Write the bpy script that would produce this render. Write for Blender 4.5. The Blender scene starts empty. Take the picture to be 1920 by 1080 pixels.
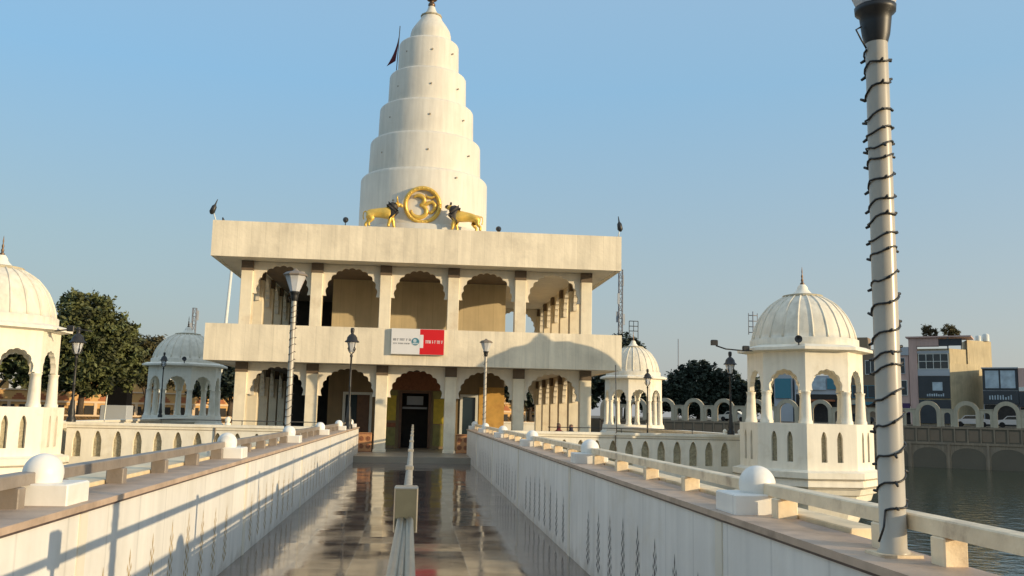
import bpy, bmesh, math, random
from mathutils import Vector, Matrix
random.seed(11)
R = math.radians
PI = math.pi
S = bpy.context.scene
C = S.collection

# ------------------------------------------------------------------ materials
def mat(name, col, rough=.6, var=.08, scale=1.5, bump=0., bscale=20., spec=.5, metal=0., streak=0., panel=None, trans=0.,
        stain=None, stain_amt=0., stain_scale=.7, ior=None, col2=None, splash=None):
    m = bpy.data.materials.new(name); m.use_nodes = True
    nt = m.node_tree; N = nt.nodes; L = nt.links; N.clear()
    out = N.new('ShaderNodeOutputMaterial'); b = N.new('ShaderNodeBsdfPrincipled')
    L.new(b.outputs[0], out.inputs[0])
    b.inputs['Roughness'].default_value = rough; b.inputs['Metallic'].default_value = metal
    b.inputs['Specular IOR Level'].default_value = spec
    if ior: b.inputs['IOR'].default_value = ior
    if trans: b.inputs['Transmission Weight'].default_value = trans
    tc = N.new('ShaderNodeNewGeometry')
    no = N.new('ShaderNodeTexNoise'); no.inputs['Scale'].default_value = scale; no.inputs['Detail'].default_value = 5
    L.new(tc.outputs['Position'], no.inputs['Vector'])
    mp = N.new('ShaderNodeMapRange'); mp.inputs[1].default_value = .3; mp.inputs[2].default_value = .7
    mp.inputs[3].default_value = 1 - var; mp.inputs[4].default_value = 1 + var
    L.new(no.outputs[0], mp.inputs[0]); fac = mp.outputs[0]
    def mul(a, bb):
        q = N.new('ShaderNodeMath'); q.operation = 'MULTIPLY'; L.new(a, q.inputs[0]); L.new(bb, q.inputs[1]); return q.outputs[0]
    if streak:
        vm = N.new('ShaderNodeVectorMath'); vm.operation = 'MULTIPLY'; vm.inputs[1].default_value = (6, 6, .5)
        L.new(tc.outputs['Position'], vm.inputs[0])
        n2 = N.new('ShaderNodeTexNoise'); n2.inputs['Scale'].default_value = 1.2; n2.inputs['Detail'].default_value = 4
        L.new(vm.outputs[0], n2.inputs['Vector'])
        m2 = N.new('ShaderNodeMapRange'); m2.inputs[1].default_value = .3; m2.inputs[2].default_value = .7
        m2.inputs[3].default_value = 1 - streak; m2.inputs[4].default_value = 1 + streak * .5
        L.new(n2.outputs[0], m2.inputs[0]); fac = mul(fac, m2.outputs[0])
    if panel:                                   # (period, amount, axis vector) : cladding slabs of differing shade
        per, amt, ax = panel
        dt = N.new('ShaderNodeVectorMath'); dt.operation = 'DOT_PRODUCT'; dt.inputs[1].default_value = ax
        L.new(tc.outputs['Position'], dt.inputs[0])
        dv = N.new('ShaderNodeMath'); dv.operation = 'DIVIDE'; dv.inputs[1].default_value = per; L.new(dt.outputs['Value'], dv.inputs[0])
        fl = N.new('ShaderNodeMath'); fl.operation = 'FLOOR'; L.new(dv.outputs[0], fl.inputs[0])
        wn = N.new('ShaderNodeTexWhiteNoise'); wn.noise_dimensions = '1D'; L.new(fl.outputs[0], wn.inputs['W'])
        m3 = N.new('ShaderNodeMapRange'); m3.inputs[3].default_value = 1 - amt; m3.inputs[4].default_value = 1 + amt
        L.new(wn.outputs['Value'], m3.inputs[0]); fac = mul(fac, m3.outputs[0])
        fr = N.new('ShaderNodeMath'); fr.operation = 'FRACT'; L.new(dv.outputs[0], fr.inputs[0])
        ab = N.new('ShaderNodeMath'); ab.operation = 'SUBTRACT'; ab.inputs[1].default_value = .5; L.new(fr.outputs[0], ab.inputs[0])
        a2 = N.new('ShaderNodeMath'); a2.operation = 'ABSOLUTE'; L.new(ab.outputs[0], a2.inputs[0])
        gt = N.new('ShaderNodeMapRange'); gt.inputs[1].default_value = .475; gt.inputs[2].default_value = .49
        gt.inputs[3].default_value = 1; gt.inputs[4].default_value = .86
        L.new(a2.outputs[0], gt.inputs[0]); fac = mul(fac, gt.outputs[0])
    sc = N.new('ShaderNodeVectorMath'); sc.operation = 'SCALE'; sc.inputs[0].default_value = col[:3]
    L.new(fac, sc.inputs['Scale']); c = sc.outputs[0]
    if stain:
        n4 = N.new('ShaderNodeTexNoise'); n4.inputs['Scale'].default_value = stain_scale; n4.inputs['Detail'].default_value = 8
        n4.inputs['Roughness'].default_value = .65
        L.new(tc.outputs['Position'], n4.inputs['Vector'])
        m4 = N.new('ShaderNodeMapRange'); m4.inputs[1].default_value = .52; m4.inputs[2].default_value = .72; m4.inputs[4].default_value = stain_amt
        L.new(n4.outputs[0], m4.inputs[0])
        mx = N.new('ShaderNodeMix'); mx.data_type = 'RGBA'
        L.new(m4.outputs[0], mx.inputs['Factor']); L.new(c, mx.inputs['A']); mx.inputs['B'].default_value = (*stain, 1)
        c = mx.outputs['Result']
    if splash:
        sz = N.new('ShaderNodeSeparateXYZ'); L.new(tc.outputs['Position'], sz.inputs[0])
        n5 = N.new('ShaderNodeTexNoise'); n5.inputs['Scale'].default_value = 5; n5.inputs['Detail'].default_value = 7; L.new(tc.outputs['Position'], n5.inputs['Vector'])
        m5 = N.new('ShaderNodeMath'); m5.operation = 'MULTIPLY_ADD'; m5.inputs[1].default_value = .55; L.new(n5.outputs[0], m5.inputs[0]); m5.inputs[2].default_value = -.14
        m6 = N.new('ShaderNodeMath'); m6.operation = 'SUBTRACT'; L.new(m5.outputs[0], m6.inputs[0]); L.new(sz.outputs['Z'], m6.inputs[1])
        m7 = N.new('ShaderNodeMapRange'); m7.inputs[1].default_value = 0; m7.inputs[2].default_value = .22; m7.inputs[4].default_value = .55; L.new(m6.outputs[0], m7.inputs[0])
        mz = N.new('ShaderNodeMix'); mz.data_type = 'RGBA'; L.new(m7.outputs[0], mz.inputs['Factor']); L.new(c, mz.inputs['A']); mz.inputs['B'].default_value = (*splash, 1)
        c = mz.outputs['Result']
    L.new(c, b.inputs['Base Color'])
    if bump:
        n3 = N.new('ShaderNodeTexNoise'); n3.inputs['Scale'].default_value = bscale; n3.inputs['Detail'].default_value = 4
        L.new(tc.outputs['Position'], n3.inputs['Vector'])
        bp = N.new('ShaderNodeBump'); bp.inputs['Strength'].default_value = bump; bp.inputs['Distance'].default_value = .02
        L.new(n3.outputs[0], bp.inputs['Height']); L.new(bp.outputs[0], b.inputs['Normal'])
    return m

M = {}
M['facade'] = mat('facade_stone', (.84, .73, .54), .6, .07, 1.2, .3, 9, streak=.12, panel=(.47, .055, (1, 1, 0)), stain=(.42, .36, .27), stain_amt=.5)
M['column'] = mat('column_stone', (.85, .75, .56), .5, .07, 2.5, .15, 9, streak=.06, stain=(.55, .40, .25), stain_amt=.5, stain_scale=1.3)
M['archp'] = mat('arch_stone', (.78, .71, .58), .55, .05, 2, .1, 9, streak=.05)
M['cap'] = mat('veranda_shade_brown', (.15, .11, .075), .7, .15, 4)  # dark brown with the overhang and veranda shade put in
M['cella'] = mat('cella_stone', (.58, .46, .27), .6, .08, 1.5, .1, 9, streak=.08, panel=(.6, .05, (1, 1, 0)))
M['cellalow'] = mat('shaded_shrine_stone', (.24, .17, .085), .6, .12, 2, .1, 9, streak=.15)  # darkened brown, the veranda's shade is put into the wall colour
M['sunpatch'] = mat('sunlit_wall_orange', (.62, .36, .09), .5, .12, 4, stain=(.35,.14,.04), stain_amt=.5, stain_scale=3)  # sunlit part of the shrine wall, its light put into the colour
M['tower'] = mat('spire_marble', (.70, .645, .54), .6, .05, 1, .3, 5, streak=.10, stain=(.62, .55, .44), stain_amt=.4, stain_scale=.9)
M['white'] = mat('white_marble', (.83, .80, .735), .42, .06, 1.4, .2, 7, streak=.09, splash=(.30,.26,.20), panel=(.66, .03, (0, 1, 0)), stain=(.62, .55, .42), stain_amt=.35, stain_scale=1.8)
M['wash'] = mat('whitewash', (.85, .79, .66), .6, .04, 1.4, .2, 9, streak=.07, stain=(.55, .46, .30), stain_amt=.45, stain_scale=1.6)
M['line'] = mat('dirty_line', (.33, .27, .19), .8, .2, 6)
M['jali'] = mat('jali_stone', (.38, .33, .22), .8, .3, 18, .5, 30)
M['coping'] = mat('coping_granite', (.50, .37, .27), .55, .16, 5, .15, 30, streak=.0, stain=(.20, .14, .10), stain_amt=.6, stain_scale=3)
M['edge'] = mat('coping_edge', (.10, .07, .06), .5, .3, 8)
M['slab'] = mat('cream_slab', (.78, .64, .42), .6, .16, 6, .2, 20, stain=(.5, .42, .25), stain_amt=.6, stain_scale=4)
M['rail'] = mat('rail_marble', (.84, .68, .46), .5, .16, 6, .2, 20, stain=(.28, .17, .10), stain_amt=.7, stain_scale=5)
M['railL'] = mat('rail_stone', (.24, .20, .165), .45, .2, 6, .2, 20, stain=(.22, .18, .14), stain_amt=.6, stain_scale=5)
M['gold'] = mat('gold_paint', (.72, .46, .09), .35, .1, 8, metal=.35)
M['mane'] = mat('dark_mane', (.035, .028, .022), .6, .3, 12)
M['bronze'] = mat('bronze', (.16, .10, .06), .4, .2, 9, metal=.6)
M['black'] = mat('black_iron', (.018, .018, .018), .45, .3, 9)
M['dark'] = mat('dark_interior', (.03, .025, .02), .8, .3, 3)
M['wood'] = mat('brown_door', (.13, .06, .025), .45, .2, 6)
M['frame'] = mat('pale_frame', (.68, .68, .62), .5, .05, 4)
M['glassd'] = mat('dark_glass', (.02, .035, .045), .12, .2, 1)
M['yellow'] = mat('yellow_poster', (.55, .42, .03), .5, .15, 6)
M['olive'] = mat('olive_panel', (.24, .22, .06), .5, .2, 5)
M['sandst'] = mat('orange_sandstone', (.50, .24, .10), .7, .12, 8, .3, 25)
M['carve'] = mat('carved_brown', (.26, .10, .045), .75, .2, 14)
M['red'] = mat('sign_red', (.62, .006, .008), .4, .04, 3)
M['signw'] = mat('sign_white', (.72, .70, .68), .4, .02, 3)
M['ink'] = mat('sign_ink', (.13, .13, .14), .5, .1, 9)
M['teal'] = mat('sign_teal', (.05, .20, .26), .5, .1, 9)
M['pole'] = mat('painted_pole', (.44, .40, .33), .3, .05, 5, spec=.5, stain=(.45, .34, .2), stain_amt=.3, stain_scale=6)
M['lampglass'] = mat('frosted_glass', (.80, .80, .80), .25, .02, 3, trans=.35)
M['capb'] = mat('lamp_cap', (.20, .16, .12), .5, .1, 5)
M['steel'] = mat('stainless_steel', (.44, .40, .33), .36, .08, 12, metal=1.)
M['maroon'] = mat('maroon_cloth', (.10, .012, .018), .9, .1, 8)
M['bark'] = mat('bark', (.09, .065, .045), .9, .2, 6)
M['leafg'] = mat('leaf_green', (.085, .095, .028), .7, .75, .9, col2=1)
M['leafd'] = mat('leaf_dark', (.022, .036, .022), .7, .4, .5)
M['leafo'] = mat('leaf_olive', (.07, .06, .02), .7, .4, .5)
M['ochre'] = mat('ochre_wall', (.62, .36, .13), .8, .08, .5, stain=(.5, .22, .08), stain_amt=.5, stain_scale=.5)
M['ochre2'] = mat('pale_peach', (.68, .50, .32), .8, .06, .7)
M['terra'] = mat('terracotta', (.38, .13, .05), .8, .1, 2)
M['bank'] = mat('bank_stone', (.30, .225, .15), .8, .12, .8, .2, 3, streak=.2, stain=(.17, .16, .14), stain_amt=.6, stain_scale=.4)
M['bankl'] = mat('bank_arch_stone', (.50, .43, .31), .8, .1, .8, streak=.12)
M['bankd'] = mat('recess_shade', (.035, .03, .025), .9, .2, .8)  # near-black that paints in the shade of the recesses
M['pink'] = mat('pink_plaster', (.56, .38, .32), .8, .07, .4, streak=.1)
M['conc'] = mat('raw_concrete', (.50, .41, .25), .85, .12, .5, .3, 2, streak=.15, stain=(.25, .21, .15), stain_amt=.7, stain_scale=.35)
M['grey'] = mat('grey_plaster', (.42, .44, .46), .8, .06, .5)
M['navy'] = mat('navy_board', (.035, .04, .045), .5, .15, 1)
M['brown'] = mat('brown_plaster', (.24, .17, .11), .8, .12, .5)
M['poster'] = mat('pale_poster', (.42, .50, .54), .5, .2, 1.4, stain=(.25, .3, .38), stain_amt=.6, stain_scale=1.2)
M['asph'] = mat('asphalt', (.06, .058, .055), .85, .1, .3)
M['earth'] = mat('bank_earth', (.16, .13, .09), .9, .2, .1)
M['car'] = mat('car_paint', (.72, .72, .72), .25, .02, 1)
M['tyre'] = mat('tyre', (.02, .02, .02), .8, .1, 3)
M['plaza'] = mat('plaza_stone', (.30, .26, .20), .4, .12, 1.5)
M['skin'] = mat('skin', (.25, .13, .08), .6, .05, 5)
M['clothr'] = mat('red_cloth', (.10, .015, .02), .85, .15, 9)
M['clothd'] = mat('dark_cloth', (.03, .03, .05), .85, .15, 9)
M['leather'] = mat('leather', (.03, .02, .015), .6, .2, 9)
M['plumb'] = mat('tank_blue', (.10, .20, .30), .5, .05, 1)

M['dull'] = mat('dull_steel', (.36, .33, .27), .5, .15, 10, metal=.35)
M['plate'] = mat('olive_reflection', (.16, .155, .11), .35, .2, 8, metal=.3)  # olive tone paints a dark reflection onto the steel end plate

def floor_mat():
    m = bpy.data.materials.new('polished_tiles'); m.use_nodes = True
    nt = m.node_tree; N = nt.nodes; L = nt.links; b = N['Principled BSDF']
    g = N.new('ShaderNodeNewGeometry')
    br = N.new('ShaderNodeTexBrick'); br.offset = 0; br.inputs['Scale'].default_value = 1
    br.inputs['Brick Width'].default_value = .61; br.inputs['Row Height'].default_value = .61
    br.inputs['Mortar Size'].default_value = .007
    br.inputs['Color1'].default_value = (.085, .066, .058, 1); br.inputs['Color2'].default_value = (.135, .106, .090, 1)
    br.inputs['Mortar'].default_value = (.22, .19, .16, 1)
    L.new(g.outputs['Position'], br.inputs['Vector'])
    no = N.new('ShaderNodeTexNoise'); no.inputs['Scale'].default_value = 9; no.inputs['Detail'].default_value = 6
    L.new(g.outputs['Position'], no.inputs['Vector'])
    mp = N.new('ShaderNodeMapRange'); mp.inputs[3].default_value = .6; mp.inputs[4].default_value = 1.4; L.new(no.outputs[0], mp.inputs[0])
    sc = N.new('ShaderNodeVectorMath'); sc.operation = 'SCALE'; L.new(br.outputs['Color'], sc.inputs[0]); L.new(mp.outputs[0], sc.inputs['Scale'])
    L.new(sc.outputs[0], b.inputs['Base Color'])
    n2 = N.new('ShaderNodeTexNoise'); n2.inputs['Scale'].default_value = 2.2; n2.inputs['Detail'].default_value = 6
    L.new(g.outputs['Position'], n2.inputs['Vector'])
    mr = N.new('ShaderNodeMapRange'); mr.inputs[1].default_value = .35; mr.inputs[2].default_value = .7
    mr.inputs[3].default_value = .05; mr.inputs[4].default_value = .15
    L.new(n2.outputs[0], mr.inputs[0]); L.new(mr.outputs[0], b.inputs['Roughness'])
    # each tile lies at a very slightly different tilt
    dv = N.new('ShaderNodeVectorMath'); dv.operation = 'SCALE'; dv.inputs['Scale'].default_value = 1 / .61; L.new(g.outputs['Position'], dv.inputs[0])
    fl = N.new('ShaderNodeVectorMath'); fl.operation = 'FLOOR'; L.new(dv.outputs[0], fl.inputs[0])
    wn = N.new('ShaderNodeTexWhiteNoise'); wn.noise_dimensions = '3D'; L.new(fl.outputs[0], wn.inputs['Vector'])
    sb = N.new('ShaderNodeVectorMath'); sb.operation = 'SUBTRACT'; sb.inputs[1].default_value = (.5, .5, .5); L.new(wn.outputs['Color'], sb.inputs[0])
    s2 = N.new('ShaderNodeVectorMath'); s2.operation = 'MULTIPLY'; s2.inputs[1].default_value = (.016, .022, 0); L.new(sb.outputs[0], s2.inputs[0])
    n3 = N.new('ShaderNodeTexNoise'); n3.inputs['Scale'].default_value = 1.6; n3.inputs['Detail'].default_value = 3; L.new(g.outputs['Position'], n3.inputs['Vector'])
    bp = N.new('ShaderNodeBump'); bp.inputs['Strength'].default_value = .10; bp.inputs['Distance'].default_value = .02; L.new(n3.outputs[0], bp.inputs['Height'])
    ad = N.new('ShaderNodeVectorMath'); L.new(bp.outputs[0], ad.inputs[0]); L.new(s2.outputs[0], ad.inputs[1])
    nm = N.new('ShaderNodeVectorMath'); nm.operation = 'NORMALIZE'; L.new(ad.outputs[0], nm.inputs[0])
    L.new(nm.outputs[0], b.inputs['Normal'])
    return m
M['floor'] = floor_mat()

def water_mat():
    m = bpy.data.materials.new('lake_water'); m.use_nodes = True
    nt = m.node_tree; N = nt.nodes; L = nt.links; b = N['Principled BSDF']
    b.inputs['Base Color'].default_value = (.030, .042, .024, 1); b.inputs['Roughness'].default_value = .06; b.inputs['IOR'].default_value = 1.33
    g = N.new('ShaderNodeNewGeometry')
    n1 = N.new('ShaderNodeTexNoise'); n1.inputs['Scale'].default_value = 1.3; n1.inputs['Detail'].default_value = 4; L.new(g.outputs['Position'], n1.inputs['Vector'])
    bp = N.new('ShaderNodeBump'); bp.inputs['Strength'].default_value = .5; bp.inputs['Distance'].default_value = .12; L.new(n1.outputs[0], bp.inputs['Height'])
    L.new(bp.outputs[0], b.inputs['Normal'])
    return m
M['water'] = water_mat()

# ------------------------------------------------------------------ mesh builder
class MB:
    def __init__(s, T=None): s.v = []; s.f = []; s.sm = []; s.T = T
    def add(s, vs, fs, smooth=False):
        o = len(s.v)
        for v in vs:
            v = Vector(v)
            s.v.append(tuple(s.T @ v) if s.T else tuple(v))
        for f in fs: s.f.append([i + o for i in f]); s.sm.append(smooth)
    def box(s, x0, x1, y0, y1, z0, z1):
        s.add([(x0,y0,z0),(x1,y0,z0),(x1,y1,z0),(x0,y1,z0),(x0,y0,z1),(x1,y0,z1),(x1,y1,z1),(x0,y1,z1)],
              [(0,3,2,1),(4,5,6,7),(0,1,5,4),(1,2,6,5),(2,3,7,6),(3,0,4,7)])
    def bbox(s, x0, x1, y0, y1, z0, z1, c=.01):      # box with chamfered vertical edges and top
        p = [(x0+c,y0),(x1-c,y0),(x1,y0+c),(x1,y1-c),(x1-c,y1),(x0+c,y1),(x0,y1-c),(x0,y0+c)]
        cx, cy = (x0+x1)/2, (y0+y1)/2
        def ins(q): return (q[0] + (c if q[0] < cx else -c), q[1] + (c if q[1] < cy else -c))
        vs = [(a,b,z0) for a,b in p] + [(a,b,z1-c) for a,b in p] + [(*ins(q), z1) for q in p]
        fs = [tuple(range(7,-1,-1)), tuple(range(16,24))]
        for k in (0, 8):
            for i in range(8): j = (i+1) % 8; fs.append((k+i, k+j, k+8+j, k+8+i))
        s.add(vs, fs)
    def prism(s, poly, z0, z1):
        n = len(poly)
        s.add([(x,y,z0) for x,y in poly] + [(x,y,z1) for x,y in poly],
              [tuple(range(n-1,-1,-1)), tuple(range(n,2*n))] + [(i,(i+1)%n,n+(i+1)%n,n+i) for i in range(n)])
    def lathe(s, prof, c=(0,0,0), n=24, ph=0., smooth=True, cap=True):
        vs = []; fs = []
        for r, z in prof:
            for i in range(n):
                a = ph + 2*PI*i/n; vs.append((c[0]+r*math.cos(a), c[1]+r*math.sin(a), c[2]+z))
        for k in range(len(prof)-1):
            for i in range(n):
                j = (i+1) % n; fs.append((k*n+i, k*n+j, (k+1)*n+j, (k+1)*n+i))
        s.add(vs, fs, smooth)
        if cap:
            k = len(prof)-1
            s.add([vs[i] for i in range(n)] + [vs[k*n+i] for i in range(n)], [tuple(range(n-1,-1,-1)), tuple(range(n,2*n))])
    def tube(s, pts, r, n=8, smooth=True):
        pts = [Vector(p) for p in pts]; m = len(pts)
        rr = r if isinstance(r, (list, tuple)) else [r]*m
        vs = []; fs = []; prev = None
        for i, p in enumerate(pts):
            d = (pts[min(i+1,m-1)] - pts[max(i-1,0)]).normalized()
            if prev is None:
                a = d.cross(Vector((0,0,1)) if abs(d.z) < .9 else Vector((1,0,0))).normalized()
            else:
                a = (prev - d*prev.dot(d)).normalized()
            prev = a; b = d.cross(a)
            for k in range(n):
                t = 2*PI*k/n; vs.append(p + (a*math.cos(t) + b*math.sin(t))*rr[i])
        for i in range(m-1):
            for k in range(n):
                j = (k+1) % n; fs.append((i*n+k, i*n+j, (i+1)*n+j, (i+1)*n+k))
        fs.append(tuple(range(n-1,-1,-1))); fs.append(tuple(range((m-1)*n, m*n)))
        s.add(vs, fs, smooth)
    def panel(s, x0, x1, z0, z1, pts, y0, y1, Mx=None):  # wall panel in the xz plane with an opening, profile pts left->right
        Mx = Mx or Matrix()
        def P(x, y, z): return Mx @ Vector((x, y, z))
        low = pts[0][1] > z0 + 1e-5
        for y in (y0, y1):
            out = [(x0,z0)] + ([] if low else []) + list(pts) + [(x1,z0),(x1,z1),(x0,z1)]
            if low:
                s.add([P(x0,y,z0),P(x1,y,z0),P(x1,y,pts[0][1]),P(x0,y,pts[0][1])], [(0,1,2,3)]); out = [(x0,pts[0][1])] + list(pts) + [(x1,pts[-1][1]),(x1,z1),(x0,z1)]
            s.add([P(x,y,z) for x,z in out], [tuple(range(len(out)))])
        for (xa,za),(xb,zb) in zip(pts, pts[1:]):
            s.add([P(xa,y0,za),P(xb,y0,zb),P(xb,y1,zb),P(xa,y1,za)], [(0,1,2,3)])
        if pts[0][1] > z0 + 1e-5:
            s.add([P(pts[0][0],y0,pts[0][1]),P(pts[-1][0],y0,pts[0][1]),P(pts[-1][0],y1,pts[0][1]),P(pts[0][0],y1,pts[0][1])], [(0,1,2,3)])
        s.add([P(x0,y0,z1),P(x1,y0,z1),P(x1,y1,z1),P(x0,y1,z1)], [(0,1,2,3)])
        s.add([P(x0,y0,z0),P(pts[0][0],y0,z0),P(pts[0][0],y1,z0),P(x0,y1,z0)], [(0,1,2,3)])
        s.add([P(pts[-1][0],y0,z0),P(x1,y0,z0),P(x1,y1,z0),P(pts[-1][0],y1,z0)], [(0,1,2,3)])
        for x in (x0, x1): s.add([P(x,y0,z0),P(x,y1,z0),P(x,y1,z1),P(x,y0,z1)], [(0,1,2,3)])
    def build(s, name, m, parent=None, loc=None):
        me = bpy.data.meshes.new(name); me.from_pydata(s.v, [], s.f)
        me.polygons.foreach_set('use_smooth', s.sm); me.materials.append(m); me.validate(); me.update()
        o = bpy.data.objects.new(name, me); C.objects.link(o)
        if parent: o.parent = parent
        if loc: o.location = loc
        return o

def foil(cx, w, z0, zs, zt, notch=.16, n=9, amp=.035, sub=4):
    pts = [(cx-w, z0), (cx-w, zs), (cx-w+notch, zs)]
    a, h = w-notch, zt-zs; last = cx-a
    for k in range(n):
        t0 = PI*(1-k/n); t1 = PI*(1-(k+1)/n)
        for i in range(1, sub+1):
            t = t0 + (t1-t0)*i/sub; e = amp*math.sin(PI*i/sub)
            x = cx + (a+e)*math.cos(t); z = zs + (h+e*.9)*max(0, math.sin(t))**.85
            if abs(x-cx) > a+e*.8: x = cx + math.copysign(a+e*.8, x-cx)
            pts.append((x, z))
    pts += [(cx+w, zs), (cx+w, z0)]
    return pts
def pointed(cx, w, z0, zs, zt, n=5):
    pts = [(cx-w, z0), (cx-w, zs)]
    for i in range(1, n+1):
        t = i/n; pts.append((cx - w*(1-t)**.75 if t < 1 else cx, zs + (zt-zs)*(math.sin(t*PI/2)*.75+.25*t)))
    for i in range(n-1, -1, -1):
        t = i/n; pts.append((cx + w*(1-t)**.75, zs + (zt-zs)*(math.sin(t*PI/2)*.75+.25*t)))
    pts.append((cx+w, z0)); return pts
def rarch(cx, w, z0, zs, n=12, h=None):
    h = h or w
    return [(cx-w, z0)] + [(cx - w*math.cos(PI*i/n), zs + h*math.sin(PI*i/n)) for i in range(n+1)] + [(cx+w, z0)]

def empty(name, label, cat, loc=(0,0,0), rz=0., group=None, scale=None):
    o = bpy.data.objects.new(name, None); C.objects.link(o); o.location = loc; o.rotation_euler = (0,0,rz)
    if scale: o.scale = scale
    return tag(o, label, cat, group)
def tag(o, label, cat, group=None):
    o['label'] = label; o['category'] = cat
    if group: o['group'] = group
    return o
def struct(o, kind='structure'): o['kind'] = kind; return o
def kids(o): return [c for c in bpy.data.objects if c.parent == o]
def copy_tree(o, parent=None):
    c = o.copy(); C.objects.link(c)
    if parent: c.parent = parent
    for ch in kids(o): copy_tree(ch, c)
    return c
def tri(m): return m

# ------------------------------------------------------------------ camera, sun, sky
cam = bpy.data.cameras.new('camera'); co = bpy.data.objects.new('camera', cam); C.objects.link(co); S.camera = co
f, pit, yaw, roll = 1720.1, .13615, .10264, .02151
cy, sy, cp, sp = math.cos(yaw), math.sin(yaw), math.cos(pit), math.sin(pit)
fw = Vector((sy*cp, cy*cp, sp)); rt = Vector((cy, -sy, 0)); up = rt.cross(fw)
r2 = rt*math.cos(roll) + up*math.sin(roll); u2 = -rt*math.sin(roll) + up*math.cos(roll)
co.matrix_world = Matrix(((r2.x,u2.x,-fw.x,0),(r2.y,u2.y,-fw.y,0),(r2.z,u2.z,-fw.z,1.6),(0,0,0,1)))
cam.sensor_width = 36; cam.lens = f/1920*36; cam.clip_start = .05; cam.clip_end = 5000

EL = R(9.2); SX, SY = .853, -.522
sun = bpy.data.lights.new('sun', 'SUN'); so = bpy.data.objects.new('sun', sun); C.objects.link(so)
sun.energy = 4.2; sun.angle = R(.5); sun.color = (1., .79, .50)
so.rotation_euler = Vector((-SX*math.cos(EL), -SY*math.cos(EL), -math.sin(EL))).to_track_quat('-Z', 'Y').to_euler()
w = bpy.data.worlds.new('World'); S.world = w; w.use_nodes = True
wn = w.node_tree.nodes; wl = w.node_tree.links
sky = wn.new('ShaderNodeTexSky'); sky.sky_type = 'NISHITA'; sky.sun_disc = False
sky.sun_elevation = EL; sky.sun_rotation = math.atan2(SX, SY)
sky.air_density = 1.3; sky.dust_density = 2.2; sky.ozone_density = 2.5; sky.altitude = 200
# the evening haze: the physical sky mixed with a pale-to-blue gradient that is lighter towards the sun's side
tcw = wn.new('ShaderNodeTexCoord'); sx = wn.new('ShaderNodeSeparateXYZ'); wl.new(tcw.outputs['Generated'], sx.inputs[0])
STR = .12
def ramp(stops):
    r = wn.new('ShaderNodeValToRGB'); el = r.color_ramp.elements
    while len(el) < len(stops): el.new(.5)
    for e_, (p, c) in zip(el, stops): e_.position = p; e_.color = (*c, 1)
    wl.new(sx.outputs['Z'], r.inputs[0]); return r
ra = ramp([(0,(.33,.37,.41)),(.06,(.32,.38,.43)),(.17,(.30,.42,.50)),(.34,(.23,.46,.70)),(.46,(.28,.47,.68)),(.75,(.58,.70,.84))])  # top stop brightened above the view, added to lift the shaded walls
rb_ = ramp([(0,(.50,.50,.49)),(.06,(.48,.51,.52)),(.17,(.40,.50,.58)),(.34,(.30,.50,.68)),(.46,(.34,.52,.70)),(.75,(.62,.72,.82))])
dt = wn.new('ShaderNodeVectorMath'); dt.operation = 'DOT_PRODUCT'; dt.inputs[1].default_value = (SX, SY, 0); wl.new(tcw.outputs['Generated'], dt.inputs[0])
mr = wn.new('ShaderNodeMapRange'); mr.inputs[1].default_value = -.95; mr.inputs[2].default_value = .25; wl.new(dt.outputs['Value'], mr.inputs[0])
mxw = wn.new('ShaderNodeMix'); mxw.data_type = 'RGBA'; wl.new(mr.outputs[0], mxw.inputs['Factor']); wl.new(ra.outputs[0], mxw.inputs['A']); wl.new(rb_.outputs[0], mxw.inputs['B'])
s1 = wn.new('ShaderNodeVectorMath'); s1.operation = 'SCALE'; s1.inputs['Scale'].default_value = .86/STR; wl.new(mxw.outputs['Result'], s1.inputs[0])
s2w = wn.new('ShaderNodeVectorMath'); s2w.operation = 'SCALE'; s2w.inputs['Scale'].default_value = .45; wl.new(sky.outputs[0], s2w.inputs[0])
adw = wn.new('ShaderNodeVectorMath'); wl.new(s1.outputs[0], adw.inputs[0]); wl.new(s2w.outputs[0], adw.inputs[1])
wl.new(adw.outputs[0], wn['Background'].inputs[0]); wn['Background'].inputs[1].default_value = STR
S.view_settings.view_transform = 'Standard'; S.view_settings.look = 'None'; S.view_settings.exposure = 0.; S.view_settings.gamma = 1
S.cycles.max_bounces = 8; S.cycles.use_denoising = True
try: S.cycles.denoiser = 'OPENIMAGEDENOISE'
except Exception: pass
S.cycles.sample_clamp_indirect = 4

# ------------------------------------------------------------------ lake and land
WZ = -3.7
b = MB(); b.add([(-1500,-1500,WZ),(1500,-1500,WZ),(1500,1500,WZ),(-1500,1500,WZ)], [(0,1,2,3)])
struct(b.build('lake_water', M['water']))
U = Vector((.8063, -.5915, 0)); V = Vector((.5915, .8063, 0)); P0 = Vector((63.2, 105, 0))
def L2W(u, v, z=0): q = P0 + U*u + V*v; return (q.x, q.y, z)
bank = [(-700,-60), (-160,30), (-80,80), (25,133), L2W(110,0)[:2], (420,-180), (900,-700)]
far = [(-2500,200), (-1500,1200), (-600,2200), (200,2600), (1500,2200), (2300,900), (2600,-700)]
b = MB()
b.add([(x,y,1.2) for x,y in bank] + [(x,y,1.2) for x,y in far] + [(x,y,-5) for x,y in bank],
      [(i,i+1,8+i,7+i) for i in range(6)] + [(14+i,15+i,i+1,i) for i in range(6)])
struct(b.build('ground', M['earth']))
b = MB(); T = Matrix.Translation(P0) @ Matrix.Rotation(math.atan2(U.y,U.x),4,'Z')
b.T = T; b.box(-46,112,1.2,9.5,1.0,1.215)
struct(b.build('road', M['asph']))
b = MB(); b.T = T; b.box(-46,112,9.5,10.9,1.1,1.34)
struct(b.build('pavement', M['bank']))

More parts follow.
